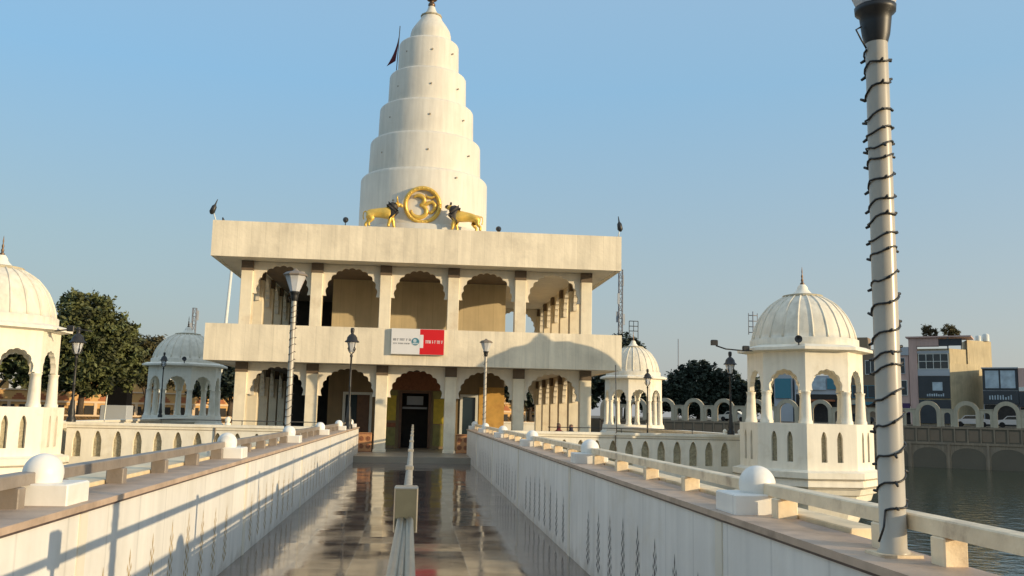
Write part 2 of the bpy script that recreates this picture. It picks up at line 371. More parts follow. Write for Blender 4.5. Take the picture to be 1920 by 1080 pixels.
# ------------------------------------------------------------------ bridge deck and parapets
YE = 31.6
b = MB(); b.add([(-1.83,-7,0),(1.83,-7,0),(1.83,YE,0),(-1.83,YE,0)], [(0,1,2,3)])
struct(b.build('bridge_floor', M['floor']))
b = MB(); b.box(-2.15,2.15,-7,28.6,-.75,-.006)
for y in (-4, 3.5, 11, 18.5): b.box(-2.3,2.3,y,y+.9,-4.6,-.75)
struct(b.build('bridge_deck', M['bank']))

def parapet(sx, ys, label, railm):
    root = empty('parapet_wall', label, 'wall', (sx*2.2, 12, 0))
    X = lambda a, c: (min(sx*a, sx*c) - sx*2.2, max(sx*a, sx*c) - sx*2.2)
    oy = -12
    bb = MB(); x0, x1 = X(1.825, 2.6); x0, x1 = X(1.825, 2.155); bb.box(x0,x1,-7+oy,YE+oy,-.7,1.0)
    YS = 4.45 if sx > 0 else -7
    lb = MB(); xa, xb = X(2.156, 2.31 if sx > 0 else 2.42); lb.box(xa,xb,YS+oy,YE+oy,-.7,.998); lb.build('outer_ledge', M['wash'], root)
    bb.build('wall_body', M['white'], root)
    cc = MB(); x0, x1 = X(1.80, 2.16 if sx > 0 else 2.14); cc.box(x0,x1,-7+oy,YE+.02+oy,1.015,1.05); cc.build('coping', M['coping'], root)
    ce = MB(); x0, x1 = X(1.812, 2.13); ce.box(x0,x1,-7+oy,YE+.01+oy,1.0,1.015); ce.build('coping_bed', M['edge'], root)
    sl = MB(); x0, x1 = X(2.145, 2.34 if sx > 0 else 2.46)
    y = YS
    while y < YE-.3:
        L = random.choice((1.1, 1.5, 1.9)); e = min(y+L, YE)
        sl.bbox(x0+(.02 if sx > 0 else 0),x1-(.02 if sx < 0 else 0),y+oy,e-.03+oy,1.0,1.075,.006); y = e
    sl.build('coping_slab', M['slab'], root)
    for yb in ys:
        pf = MB(); x0, x1 = X(1.817, 1.826); pf.box(x0,x1,yb-.06+oy,yb+.06+oy,0,.995); pf.build('pilaster', M['archp'], root)
        bs = MB(); x0, x1 = X(1.86, 2.24); bs.bbox(x0,x1,yb-.17+oy,yb+.17+oy,1.05,1.165,.008)
        pb = bs.build('ball_post', M['white'], root)
        ba = MB(); cx = sx*2.06 - sx*2.2
        prof = [(.100,1.165),(.106,1.19),(.108,1.215)] + [(.108*math.cos(a*PI/16), 1.215+.108*math.sin(a*PI/16)) for a in range(1,8)] + [(.004,1.323)]
        ba.lathe(prof, (cx, yb+oy, 0), 28); ba.build('ball', M['white'], pb)
    seq = [ys[0]-5.25] + list(ys)
    for a, c in zip(seq, seq[1:]):
        rb = MB(); x0, x1 = X(2.06, 2.15)
        a0 = a+.09 if a > -3 else -3; c0 = min(c-.09, YE)
        rb.bbox(x0,x1,a0+oy,c0+oy,1.160,1.226,.006)
        ro = rb.build('rail_beam', railm, root)
        for k in range(5):
            yy = a0 + .22 + (c0-a0-.44)*k/4
            if yy < -2.5: continue
            p = MB(); x0, x1 = X(2.04, 2.16); p.bbox(x0,x1,yy-.045+oy,yy+.045+oy,1.05,1.158,.006); p.build('rail_post', railm, ro)
    if sx > 0:
        for yy in (3.50, 3.98):
            p = MB(); x0, x1 = X(2.055, 2.155); p.bbox(x0,x1,yy-.05+oy,yy+.05+oy,1.05,1.158,.006); p.build('rail_post', railm, root)
    # engraved spire motifs: a stack of diamond cut-outs under a point
    for pi_, yb in enumerate(list(ys[:-1])):
        for k in range(8):
            yc = yb + .42 + k*.53; h = 1 - .05*abs(k-3.5)
            mo = MB(); zz = .08; wd = .066; xf = sx*1.8235 - sx*2.2
            def dia(y0, z0, hw, hh):
                mo.add([(xf,y0-hw,z0),(xf,y0,z0-hh),(xf,y0+hw,z0),(xf,y0,z0+hh)], [(0,1,2,3)])
            n = 6
            for i in range(n):
                sc = 1-.09*i; z0 = zz + .045*h + i*.088*h
                dia(yc+oy, z0, .040*sc, .043*h)
                dia(yc-wd*sc+oy, z0+.044*h, .024*sc, .036*h); dia(yc+wd*sc+oy, z0+.044*h, .024*sc, .036*h)
            dia(yc+oy, zz+.60*h, .014, .075*h)
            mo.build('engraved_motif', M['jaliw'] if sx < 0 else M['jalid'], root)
    return root
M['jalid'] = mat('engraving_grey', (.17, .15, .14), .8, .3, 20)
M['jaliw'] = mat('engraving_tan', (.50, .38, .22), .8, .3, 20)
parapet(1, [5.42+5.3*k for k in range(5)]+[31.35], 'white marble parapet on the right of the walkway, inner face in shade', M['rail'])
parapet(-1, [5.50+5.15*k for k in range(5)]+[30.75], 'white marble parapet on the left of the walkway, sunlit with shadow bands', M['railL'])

# flat-topped post whose shadow falls on the left wall: the divider's box post stands in the middle
root = empty('divider_rail', 'stainless steel divider rail down the middle of the walkway', 'railing', (-.02, 4, 0))
b = MB(); b.tube([(0, 26.6, 1.135), (0, 15, 1.135), (0, .08, 1.135)], .027, 14); b.build('top_rail', M['dull'], root)
for dx, dz in ((-.026,0),(.024,.002),(-.002,-.012)):
    b = MB(); b.tube([(dx*.75, -.07, 1.150+dz), (dx*1.05, -1.5, 1.145+dz), (dx*1.3, -3.6, 1.14+dz)], .0155, 12); b.build('top_rail', M['steel'], root)
for i in range(9):
    y = 4. + 3.2*i
    p = MB()
    if i == 0:
        p.bbox(-.050,.050,-.05,.065,1.10,1.285,.005); p.tube([(0,0,0),(0,0,1.10)], .024, 12)
        q = p.build('box_post', M['steel'], root)
        c_ = MB(); c_.box(-.043,.043,-.0535,-.0505,1.105,1.276); c_.build('end_plate', M['plate'], q)
    else:
        p.tube([(0,y-4,0),(0,y-4,1.12)], .022, 12); q = p.build('post', M['dull'], root)
        c_ = MB(); c_.bbox(-.032,.032,y-4.032,y-3.968,1.160,1.19,.006); c_.build('post_cap', M['dull'], q)
    pl = MB(); pl.lathe([(.07,0),(.07,.012),(.03,.02)], (0,y-4,0), 16); pl.build('base_plate', M['dull'], q)
for z in (.35, .72):
    b = MB(); b.tube([(0,27.0,z),(0,15,z),(0,.05,z)], .014, 10); b.build('lower_rail', M['dull'], root)

# ------------------------------------------------------------------ island
b = MB(); b.box(-11.0,11.0,29.25,50,-4.6,.195)
struct(b.build('plaza', M['plaza']))
def niche_wall(name, label, segs, z1=1.08, group=None):
    root = empty(name, label, 'wall', segs[0]['o'], group=group)
    for sg in segs:
        Mx = sg['M']; Ln = sg['L']; per = sg['p']; n = int(Ln/per); off = (Ln-n*per)/2
        b = MB(Mx)
        # body below the niches, niche band, plain band and cornice
        b.box(0,Ln,0,.38,-4.6,.08); b.box(0,Ln,0,.30,.86,1.0)
        b.box(0,Ln,-.05,.36,1.0,z1)
        for i in range(n):
            x0 = off+i*per if i else 0; x1 = off+(i+1)*per if i < n-1 else Ln; cx = off+(i+.5)*per
            b.panel(x0, x1, .08, .86, pointed(cx, .125, .08, .56, .84), 0, .10)
        b.build('wall_body', M['wash'], root)
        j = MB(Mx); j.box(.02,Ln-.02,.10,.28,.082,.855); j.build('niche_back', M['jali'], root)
        l = MB(Mx); l.box(0,Ln,-.012,0,.905,.925); l.build('moulding', M['line'], root)
    return root
def seg(x0, y0, ang, L, p): return dict(M=Matrix.Translation((0,0,0)) @ Matrix.Rotation(ang,4,'Z'), L=L, p=p, o=(x0,y0,0))
niche_wall('island_wall', 'cream wall with pointed niches left of the walkway beside the big kiosk', [seg(-10.2,28.7,0,7.55,.577)])
niche_wall('island_wall', 'cream wall with pointed niches right of the walkway beside the kiosk', [seg(2.66,28.7,0,7.7,.516)])
niche_wall('island_side_wall', 'low cream side wall running back along the left edge of the island', [seg(-11.0,48.2,-PI/2,19,.6)])
niche_wall('island_side_wall', 'low cream side wall running back along the right edge of the island', [seg(11.0,29.3,PI/2,19,.6)])
b = MB(); b.box(-9.5,9.5,50.0,50.38,-4.6,1.08); b.box(-9.5,9.5,49.95,50.43,1.08,1.15)
tag(b.build('island_rear_wall', M['wash']), 'low cream wall closing the back of the island', 'wall')
def thinrail(x0, x1, y, label):
    root = empty('metal_rail', label, 'railing', (x0,y,1.08))
    b = MB(); b.tube([(0,0,.13),((x1-x0),0,.13)], .014, 6); b.build('rail_bar', M['black'], root)
    n = int((x1-x0)/1.9)
    for i in range(n+1):
        p = MB(); xx = .05+(x1-x0-.1)*i/n; p.tube([(xx,0,0),(xx,0,.13)], .012, 6); p.build('rail_post', M['black'], root)
thinrail(-7.6, -2.75, 28.85, 'thin black metal rail on top of the left niche wall')
thinrail(4.2, 8.9, 28.85, 'thin black metal rail on top of the right niche wall')
b = MB(); b.tube([(6.32,28.67,-3.6),(6.32,28.67,1.06),(6.34,28.60,1.1),(6.30,28.64,3.2)], .017, 6)
tag(b.build('cable_pipe', M['capb']), 'thin dark vertical pipe fixed to the right niche wall', 'pipe')
b = MB(); b.tube([(-5.92,28.67,-3.6),(-5.92,28.67,1.0)], .02, 6)
tag(b.build('drain_pipe', M['capb']), 'short dark drain pipe on the left niche wall', 'pipe')
for x, l in ((-5.6,'small white ball finial standing on the left niche wall'),):
    b = MB(); b.lathe([(.09,0),(.09,.05),(.05,.07),(.085,.12),(.09,.16),(.06,.22),(.005,.25)], (x,28.86,1.08), 14)
    tag(b.build('ball_finial', M['wash']), l, 'finial')
for x, l in ((9.93,'small white ball finial left of the lantern on the right wall'),(10.42,'small white ball finial right of the lantern on the right wall')):
    b = MB(); b.lathe([(.07,0),(.07,.04),(.04,.05),(.07,.09),(.07,.12),(.04,.16),(.005,.18)], (x,28.86,1.08), 14)
    tag(b.build('ball_finial', M['wash']), l, 'finial')

# ------------------------------------------------------------------ kiosks (chhatris)
def kiosk(x, y, label, base=True, s=1., he=1., material=None, full=True):
    W = material or M['wash']
    root = empty('domed_kiosk', label, 'kiosk', (x,y,0))
    PH = PI/8
    Rb, Ru = 1.93*s, 1.68*s
    def rot(a): return Matrix.Rotation(a,4,'Z')
    SILL, SPR, EAV = 1.50, 2.42, 3.58
    if full:
        ap = Rb*math.cos(PH); hw = Rb*math.sin(PH)
        bd = MB()
        for k in range(8):
            Mx = rot(k*PI/4 - PI/2 + PI/2) @ Matrix.Translation((0,-ap,0))
            # two pointed niches per face
            for sx in (-1, 1):
                x0, x1 = (-hw, 0) if sx < 0 else (0, hw)
                bd.panel(x0, x1, .42, 1.30, pointed(sx*.235*s, .085, .42, 1.08, 1.28), 0, .09, Mx)
        bd.lathe([(Rb,1.30),(Rb,1.5),(Rb-.06,SILL)], (0,0,0), 8, PH, False, False)
        bd.lathe([(Rb,.20),(Rb,.42)], (0,0,0), 8, PH, False, False)
        bd.lathe([(Rb-.02,1.30),(.01,1.30)], (0,0,0), 8, PH, False, False)
        bd.lathe([(Rb-.5,SILL-.001),(.01,SILL-.001)], (0,0,0), 8, PH, False, False)
        bd.lathe([(Rb-.06,SILL),(.01,SILL)], (0,0,0), 8, PH, False, False)
        bd.build('base_block', W, root)
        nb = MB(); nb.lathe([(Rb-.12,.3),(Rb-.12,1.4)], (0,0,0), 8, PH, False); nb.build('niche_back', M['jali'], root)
        cr = MB(); cr.lathe([(Rb-.03,.20),(Rb+.02,.20),(Rb+.10,.17),(2.16*s,.14),(2.16*s,-.02),(2.08*s,-.06),(2.10*s,-.09),(2.12*s,-.25),(2.04*s,-.29),(2.02*s,-.33),(1.96*s,-.48),(1.86*s,-.52),(1.80*s,-.7),(1.66*s,-.74),(1.5*s,-1.2),(1.3*s,-1.6),(1.25*s,-5)],
                            (0,0,0), 8, PH, False, False); cr.build('corbel', W, root)
        cl = MB()
        for z in (.195, -.045, -.275): cl.lathe([(2.165*s if z < 0 else Rb+.03,z),(2.165*s if z < 0 else Rb+.03,z-.018)], (0,0,0), 8, PH, False, False)
        cl.build('moulding_line', M['line'], root)
    else:
        bd = MB(); bd.lathe([(1.95*s,.19),(1.95*s,.75),(1.85*s,.8),(1.8*s,1.15),(.01,1.151)], (0,0,0), 8, PH, False, False)
        bd.build('base_block', W, root)
        SILL = 1.15
    # columns: one pair-piece at each corner
    for k in range(8):
        a = PH + k*PI/4; cx, cy_ = (Ru-.10)*math.cos(a), (Ru-.10)*math.sin(a)
        c = MB(); H = SPR-SILL
        c.lathe([(.18*s,0),(.18*s,.07),(.158*s,.10),(.15*s,.2),(.128*s,H*.8),(.122*s,H-.14),(.125*s,H-.11),(.13*s,H-.05),(.15*s,H-.02),(.15*s,H)], (cx,cy_,SILL), 12)
        c.build('column', W, root)
    ap = Ru*math.cos(PH); hw = Ru*math.sin(PH)
    aw = MB()
    for k in range(8):
        Mx = rot(k*PI/4) @ Matrix.Translation((0,-ap,0))
        aw.panel(-hw, hw, SPR, EAV, foil(0, hw-.135*s, SPR, SPR+.03, SPR+.62*s, .07*s, 7, .035), 0, .14, Mx)
    aw.build('arch_wall', W, root)
    ev = MB(); z = EAV
    ev.lathe([(Ru-.1,z-.02),(Ru+.04,z-.0),(Ru+.30*s,z+.04),(1.98*s,z+.07),(1.98*s,z+.12),(Ru+.1,z+.20),(1.6*s,z+.22),(.01,z+.225)], (0,0,0), 8 if full else 8, PH, False, False)
    ev.build('eave', W, root)
    z = EAV+.19; D = 1.35*he
    dm = MB()
    prof = [(1.60*s,z),(1.60*s,z+.22),(1.545*s,z+.24)]
    curve = [(0,1),(.10,.985),(.2,.963),(.3,.93),(.42,.885),(.52,.84),(.6,.79),(.7,.72),(.79,.645),(.86,.56),(.91,.49),(.96,.41),(1,.34)]
    prof += [(1.52*s*r_, z+.24+D*t) for t, r_ in curve]
    dm.lathe(prof, (0,0,0), 48); dome = dm.build('dome', M['dome'] if material is None else material, root)
    rb = MB(); n = 22
    for k in range(n):
        a = PH/2 + 2*PI*k/n
        rb.tube([((1.525*s*r_)*math.cos(a),(1.525*s*r_)*math.sin(a), z+.24+D*t) for t, r_ in curve], .030*s, 6)
    rb.build('dome_ribs', M['dome'] if material is None else material, dome)
    zt = z+.24+D
    pt = MB(); pt.lathe([(.50*s,zt-.06),(.60*s,zt-.03),(.60*s,zt+.03),(.40*s,zt+.07)], (0,0,0), 16, 0, False); pt.build('lotus_ring', M['line2'], dome)
    cn = MB(); cn.lathe([(.36*s,zt+.05),(.24*s,zt+.14),(.17*s,zt+.22),(.15*s,zt+.30),(.09*s,zt+.38)], (0,0,0), 16); cn.build('dome_neck', W, dome)
    fn = MB(); z2 = zt+.38
    fn.lathe([(.05,z2),(.07,z2+.04),(.03,z2+.08),(.045,z2+.14),(.022,z2+.20),(.035,z2+.26),(.012,z2+.34),(.02,z2+.40),(.004,z2+.56)], (0,0,0), 10); fn.build('spike', M['bronze'], dome)
    return root
M['dome'] = mat('dome_plaster', (.76, .70, .57), .65, .06, 2, .25, 12, streak=.14, stain=(.45, .40, .30), stain_amt=.5, stain_scale=1.8)
M['line2'] = mat('weathered_ring', (.42, .37, .26), .8, .2, 5)
kiosk(11.8, 27.0, 'white domed kiosk at the front right corner of the island, nearest the lamp pole')
kiosk(-11.75, 27.0, 'white domed kiosk cut by the left edge of the view')
kiosk(-11.7, 48.6, 'greyish domed kiosk in shade behind the temple on the left', s=1.06, he=.94, full=False)
kiosk(11.9, 49.6, 'cream domed kiosk behind the temple on the right, partly hidden by the balcony', s=.93, he=1.0, full=False)

# fixtures on the kiosk eaves
def floodlight(p, d, label):
    root = empty('floodlight', label, 'floodlight', p)
    b = MB(); b.tube([(0,0,0),(0,0,.13)], .02, 6); b.build('bracket', M['black'], root)
    h = MB(Matrix.Translation((0,0,.19)) @ Vector(d).to_track_quat('Z','Y').to_matrix().to_4x4())
    h.lathe([(.05,-.09),(.085,-.05),(.11,.06),(.11,.09),(.095,.09),(.03,.05)], (0,0,0), 12); h.build('lamp_head', M['black'], root)
floodlight((10.95,25.38,3.70), (-.5,-1,.2), 'small black floodlight on the front eave of the right kiosk')
floodlight((-11.4,25.0,3.70), (.4,-1,.2), 'small black floodlight on the eave of the left front kiosk')
floodlight((-11.3,46.6,3.72), (0,-1,.3), 'small dark floodlight on the eave of the rear left kiosk')
def armlamp(pts, head, label):
    root = empty('arm_light', label, 'floodlight', pts[0])
    o = Vector(pts[0])
    b = MB(); b.tube([Vector(p)-o for p in pts], .022, 6); b.build('arm', M['black'], root)
    for hx in head:
        h = MB(Matrix.Translation(Vector(hx)-o)); h.bbox(-.10,.10,-.06,.06,-.07,.09,.02); h.build('lamp_head', M['black'], root)
armlamp([(10.1,26.6,3.63),(9.7,26.4,3.60),(9.1,26.3,3.63),(8.8,26.3,3.72)], [(8.75,26.3,3.80),(9.75,26.4,3.66)], 'twin black arm lights reaching left from the right kiosk eave')
armlamp([(-9.95,26.5,3.6),(-9.4,26.4,3.66),(-8.9,26.3,3.60)], [(-9.5,26.4,3.66)], 'dark arm light reaching right from the left kiosk eave')
b = MB(); x, y, z = 11.95, 49.6, 5.82  # frame of metal bars standing on the rear right dome
for dx in (-.28,.22): b.tube([(x+dx,y,z),(x+dx,y,z+1.0)], .022, 5)
for dz in (.45,.72,1.0): b.tube([(x-.28,y,z+dz),(x+.22,y,z+dz)], .022, 5)
b.tube([(x-.03,y,z+.45),(x-.03,y,z+1.0)], .018, 5)
tag(b.build('square_metal_frame', M['black']), 'small black square metal frame on top of the rear right dome', 'aerial')

# ------------------------------------------------------------------ temple
TX, TY = .05, 38.6
temple = empty('temple', 'two storey cream stone temple with arched verandas and a tall white stepped spire', 'temple', (TX,TY,0))
def tb(): return MB(Matrix.Identity(4))
HB = 7.09; F0 = 31.6-TY; F1 = 45.4-TY        # band extents in local y
b = tb(); b.box(-7.0,7.0,F0,F1,-1.0,.12); b.bbox(-7.03,7.03,F0-.03,F1+.03,.12,.185,.01)
b.build('platform', M['plaza'], temple)
def ring(b, hb, y0, y1, z0, z1, t):
    b.box(-hb,hb,y0,y0+t,z0,z1); b.box(-hb,hb,y1-t,y1,z0,z1)
    b.box(-hb,-hb+t,y0+t,y1-t,z0,z1); b.box(hb-t,hb,y0+t,y1-t,z0,z1)
b = tb(); ring(b,HB+.03,F0,F1,3.17,4.41,.16); b.build('balcony_parapet', M['facade'], temple)
b = tb(); ring(b,HB,F0-.02,F1,6.70,7.93,.16); b.build('roof_parapet', M['facade'], temple)
b = tb(); b.box(-HB+.17,HB-.17,F0+.165,F1-.165,3.18,3.42); b.build('balcony_slab', M['archp'], temple)
b = tb(); b.box(-HB+.17,HB-.17,F0+.15,F1-.165,6.71,6.98); b.build('roof_slab', M['archp'], temple)
SPC = 2.40; N5 = 5
def cxy(i, j): return (SPC*(i-2.5), 32.6-TY+SPC*j)
for fl, (z0, z1) in enumerate(((.185, 3.17), (3.42, 6.70))):
    top = z1
    for i in range(6):
        for j in range(6):
            if 0 < i < 5 and 0 < j < 5: continue
            x, y = cxy(i, j)
            c = tb(); c.bbox(x-.20,x+.20,y-.20,y+.20,z0,top-.34,.012)
            co_ = c.build('column', M['column'], temple)
            k = tb(); k.box(x-.205,x+.205,y-.205,y+.205,top-.34,top); k.build('shaded_capital', M['cap'], co_)  # dark block paints in the overhang's shade at the column top
            bs = tb(); bs.bbox(x-.225,x+.225,y-.225,y+.225,z0,z0+.10,.01); bs.build('plinth', M['column'], co_)
    zs, zt = ((2.08, 3.0), (5.58, 6.56))[fl]
    zb = z0
    def bay(Mx):
        p = tb(); hw = SPC/2-.2
        # spandrel only: starts at the spring line
        p.panel(-hw, hw, zs, top-.002, [(-hw+.001, zs)] + foil(0, hw-.001, zs, zs, zt, .13, 11, .055)[1:-1] + [(hw-.001, zs)], -.06, .08, Mx)
        return p.build('arch_panel', M['archp'], temple)
    for i in range(5):
        xc = SPC*(i-2)
        bay(Matrix.Translation((xc, cxy(0,0)[1], 0)))
        bay(Matrix.Translation((xc, cxy(0,5)[1], 0)) @ Matrix.Rotation(PI,4,'Z'))
        yc = 32.6-TY+SPC*(i+.5)
        bay(Matrix.Translation((6.0, yc, 0)) @ Matrix.Rotation(PI/2,4,'Z'))
        bay(Matrix.Translation((-6.0, yc, 0)) @ Matrix.Rotation(-PI/2,4,'Z'))
# cella
CY = 36.0-TY
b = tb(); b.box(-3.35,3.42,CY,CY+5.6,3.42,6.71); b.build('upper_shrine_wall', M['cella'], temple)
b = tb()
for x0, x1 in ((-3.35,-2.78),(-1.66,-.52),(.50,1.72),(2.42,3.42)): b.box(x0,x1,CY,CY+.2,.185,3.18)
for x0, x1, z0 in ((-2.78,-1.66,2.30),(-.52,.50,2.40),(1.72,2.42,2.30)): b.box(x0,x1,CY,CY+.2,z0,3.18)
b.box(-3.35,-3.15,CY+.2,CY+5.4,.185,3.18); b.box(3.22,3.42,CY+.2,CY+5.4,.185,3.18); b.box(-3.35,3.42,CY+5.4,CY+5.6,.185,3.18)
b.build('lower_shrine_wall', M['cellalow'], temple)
b = tb(); b.box(2.46,3.44,CY-.04,CY-.003,.185,2.6); b.build('sunlit_wall_patch', M['sunpatch'], temple)  # thin sheet painting in the sun patch on the shrine wall
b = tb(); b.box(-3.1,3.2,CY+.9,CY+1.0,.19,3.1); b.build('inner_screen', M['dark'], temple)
def door(x0, x1, z1, fr, leafs):
    d = tb(); d.box(x0,x0+.10,CY-.05,CY+.1,.185,z1); d.box(x1-.10,x1,CY-.05,CY+.1,.185,z1); d.box(x0+.1,x1-.1,CY-.05,CY+.1,z1-.10,z1)
    do = d.build('door', fr, temple)
    for a, c, m_ in leafs:
        l = tb(); l.box(a,c,CY+.02,CY+.06,.19,z1-.11); l.build('door_leaf', m_, do)
door(-2.78,-1.66,2.30, M['frame'], ((-2.67,-2.25,M['glassd']),(-2.24,-1.77,M['wood'])))
door(1.72,2.42,2.30, M['frame'], ((1.83,2.31,M['glassd']),))
door(-.62,.60,2.40, M['wood'], ())
p = tb(); p.box(-1.3,1.25,CY-.04,CY-.003,2.42,3.15); p.build('lintel_panel', M['carve'], temple)
for x0, x1, m_, z0, z1 in ((-1.25,-.74,M['yellow'],1.25,2.2),(.70,1.22,M['yellow'],1.15,2.1),(-1.25,-.74,M['olive'],.3,.98),(.70,1.22,M['olive'],.3,1.1),(-1.25,-.74,M['carve'],1.0,1.16),(-1.25,-.70,M['olive'],2.2,2.4),(.66,1.22,M['olive'],2.1,2.4)):
    p = tb(); p.box(x0,x1,CY-.03,CY-.003,z0,z1); p.build('wall_poster', m_, temple)
p = tb(); p.box(-.34,.30,CY+.4,CY+.44,1.86,2.2); p.box(-.5,.45,CY+.4,CY+.44,1.70,1.78); p.build('inner_banner', M['grey'], temple)
b = tb()
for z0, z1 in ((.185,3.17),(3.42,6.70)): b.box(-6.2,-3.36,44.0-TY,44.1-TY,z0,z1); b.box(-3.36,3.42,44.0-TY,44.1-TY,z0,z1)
b.build('rear_shade_sheet', M['dark'], temple)  # black sheets added to paint the darkness at the back of the veranda
b = tb(); b.box(-5.78,3.42,32.85-TY,43.9-TY,6.66,6.70); b.box(-5.78,3.42,32.85-TY,43.9-TY,3.13,3.17); b.build('veranda_shade_sheet', M['cap'], temple)  # dark sheets under the slabs paint in the interior shade
# lower veranda box wall between side columns
b = tb(); b.box(6.05,6.15,32.8-TY,44.4-TY,.185,.5); b.build('side_kerb', M['archp'], temple)

# spire
sp_ = MB()
tiers = [(2.74,2.70,6.98,11.25,11.46),(2.40,2.36,11.46,12.90,13.08),(2.05,2.02,13.08,14.43,14.60),(1.69,1.66,14.60,15.95,16.12),(1.33,1.30,16.12,17.45,17.62)]
axis = .10
first = True
spire = None
for k, (r0, r1, z0, zs_, z1) in enumerate(tiers):
    rn = (tiers[k+1][0] if k < 4 else .90)
    prof = [(r0,z0),(r1,zs_),(r1-.03,zs_+(z1-zs_)*.35),(r1-.10,zs_+(z1-zs_)*.7),(rn+.03,z1-.01),(rn-.02,z1)]
    t = MB(); t.lathe(prof, (axis-TX+TX*0, 38.8-TY, 0), 64)
    if spire is None: spire = t.build('spire', M['tower'], temple)
    else: t.build('spire_tier', M['tower'], spire)
t = MB(); t.lathe([(.90,17.61),(.89,18.0),(.84,18.2),(.75,18.36),(.62,18.55),(.50,18.72),(.44,18.86),(.40,18.92)], (axis,.2,0), 48); t.build('spire_cap', M['tower'], spire)
t = MB(); t.lathe([(.40,18.86),(.47,18.89),(.47,18.95),(.38,18.97)], (axis,.2,0), 12, 0, False); t.build('lotus_ring', M['line2'], spire)
t = MB(); t.lathe([(.34,18.95),(.27,19.08),(.20,19.2),(.16,19.34),(.12,19.40)], (axis,.2,0), 24); t.build('spire_neck', M['tower'], spire)
t = MB(); t.lathe([(.13,19.38),(.16,19.44),(.15,19.52),(.10,19.57),(.09,19.62),(.20,19.68),(.26,19.76),(.20,19.85),(.09,19.90),(.14,20.0),(.16,20.1),(.05,20.2),(.03,20.5)], (axis,.2,0), 20); t.build('kalash', M['bronze'], spire)
t = MB(); t.lathe([(3.25,6.97),(3.25,8.62),(3.1,8.70),(2.95,8.74),(2.9,9.0),(2.74,9.06)], (axis,.2,0), 64); t.build('spire_base', M['tower'], spire)
def tower_r(z):
    for r0, r1, z0, zs_, z1 in tiers:
        if z0 <= z <= z1: return r0 + (r1-r0)*(z-z0)/(zs_-z0)
    return .9
for z, angs in ((9.6,(-142,-37)),(10.0,(-118,)),(11.05,(-63,)),(12.2,(-140,-89,-43)),(13.8,(-140,-88,-43)),(15.25,(-140,-87,-43)),(16.9,(-138,-86,-43))):
    for a in angs:
        r = tower_r(z); d = Vector((math.cos(R(a)), math.sin(R(a)), 0)); p = Vector((axis,.2,z)) + d*(r-.02)
        h = MB(Matrix.Translation(p) @ d.to_track_quat('Z','Y').to_matrix().to_4x4())
        h.lathe([(.028,0),(.036,.03),(.04,.06),(.03,.06)], (0,0,0), 10); h.build('spot_lamp', M['line'], spire)

# om emblem
EM = Vector((.0, 36.05-TY, 9.78)) 
eT = Matrix.Translation(EM) @ Matrix.Rotation(R(6),4,'X')
e = MB(eT)
def ell(cx, cz, rx, rz, a0, a1, n=20, y=0.): return [(cx+rx*math.cos(R(a0+(a1-a0)*i/n)), y, cz+rz*math.sin(R(a0+(a1-a0)*i/n))) for i in range(n+1)]
ringpts = ell(0,0,.68,.68,0,360,48); e.tube(ringpts, .088, 8)
for k in range(24):
    a = 2*PI*k/24; e.lathe([(.0,-.05),(.05,0),(.0,.05)], (.68*math.cos(a),-.06,.68*math.sin(a)), 6)
em = e.build('emblem_ring', M['gold'], temple)
o_ = MB(eT @ Matrix.Scale(1.15,4))
def stroke(pts, r0, r1, rm=None):
    n = len(pts); rm = rm or max(r0, r1)
    o_.tube(pts, [r0+(rm-r0)*min(1,i/(n*.3)) if i < n*.3 else (rm if i < n*.7 else rm+(r1-rm)*(i-n*.7)/(n*.3)) for i in range(n)], 8)
stroke(ell(-.14,.16,.20,.17,150,-75,16), .03, .05, .075)
stroke(ell(-.12,-.22,.26,.22,85,-190,22), .05, .02, .085)
stroke([(-.02,0,-.02),(.10,0,.0),(.22,0,.09),(.34,0,.12),(.43,0,.03),(.42,0,-.12),(.33,0,-.24),(.24,0,-.28)], .05, .025, .065)
stroke(ell(.26,.42,.18,.15,195,350,12), .012, .012, .045)
o_.lathe([(.0,-.05),(.05,0),(0,.05)], (.28,-.02,.47), 8)
o_.build('om_symbol', M['gold'], em)
for a in (0, 60, 120, 180, 240, 300):
    pass
b = MB(eT); b.box(-.10,.10,0,.5,-.95,-.70); b.box(-.45,.45,.05,.4,-1.05,-.93); b.build('emblem_stand', M['tower'], em)

# sign on the balcony
sg = empty('notice_sign', 'white and red rectangular signboard fixed on the balcony front', 'sign', (.045,31.6,3.965))
b = MB(); b.box(-.905,.905,-.14,-.02,-.44,.44); b.build('sign_box', M['frame'], sg)
b = MB(); b.box(-.895,.07,-.150,-.140,-.43,.43); wpn = b.build('white_panel', M['signw'], sg)
b = MB(); b.box(.07,.895,-.150,-.140,-.43,.43); rpn = b.build('red_panel', M['red'], sg)
b = MB(); b.box(.07,.19,-.156,-.150,-.21,.24); b.build('white_tab', M['signw'], rpn)
def glyphs(m, x0, x1, zc, h, seed, y=-.154):
    rr = random.Random(seed); x = x0
    while x < x1:
        wl_ = rr.uniform(.10,.22) if rr.random() < .8 else .06
        e_ = min(x+wl_, x1)
        m.box(x, e_, y, y+.004, zc+h*.36, zc+h*.48)
        xx = x+.01
        while xx < e_-.015:
            t = rr.random()
            m.box(xx, xx+.014, y, y+.004, zc-h*.45, zc+h*.36)
            if t > .35:
                m.box(xx+.014, min(xx+.034, e_), y, y+.004, zc-h*.05+rr.uniform(-.2,.2)*h, zc+h*.1+rr.uniform(-.1,.1)*h)
            xx += rr.uniform(.034,.046)
        x = e_ + rr.uniform(.02,.04)
b = MB(); glyphs(b,-.84,-.24,.055,.085,4); glyphs(b,-.84,-.24,-.075,.05,9); b.build('lettering', M['ink'], wpn)
b = MB()
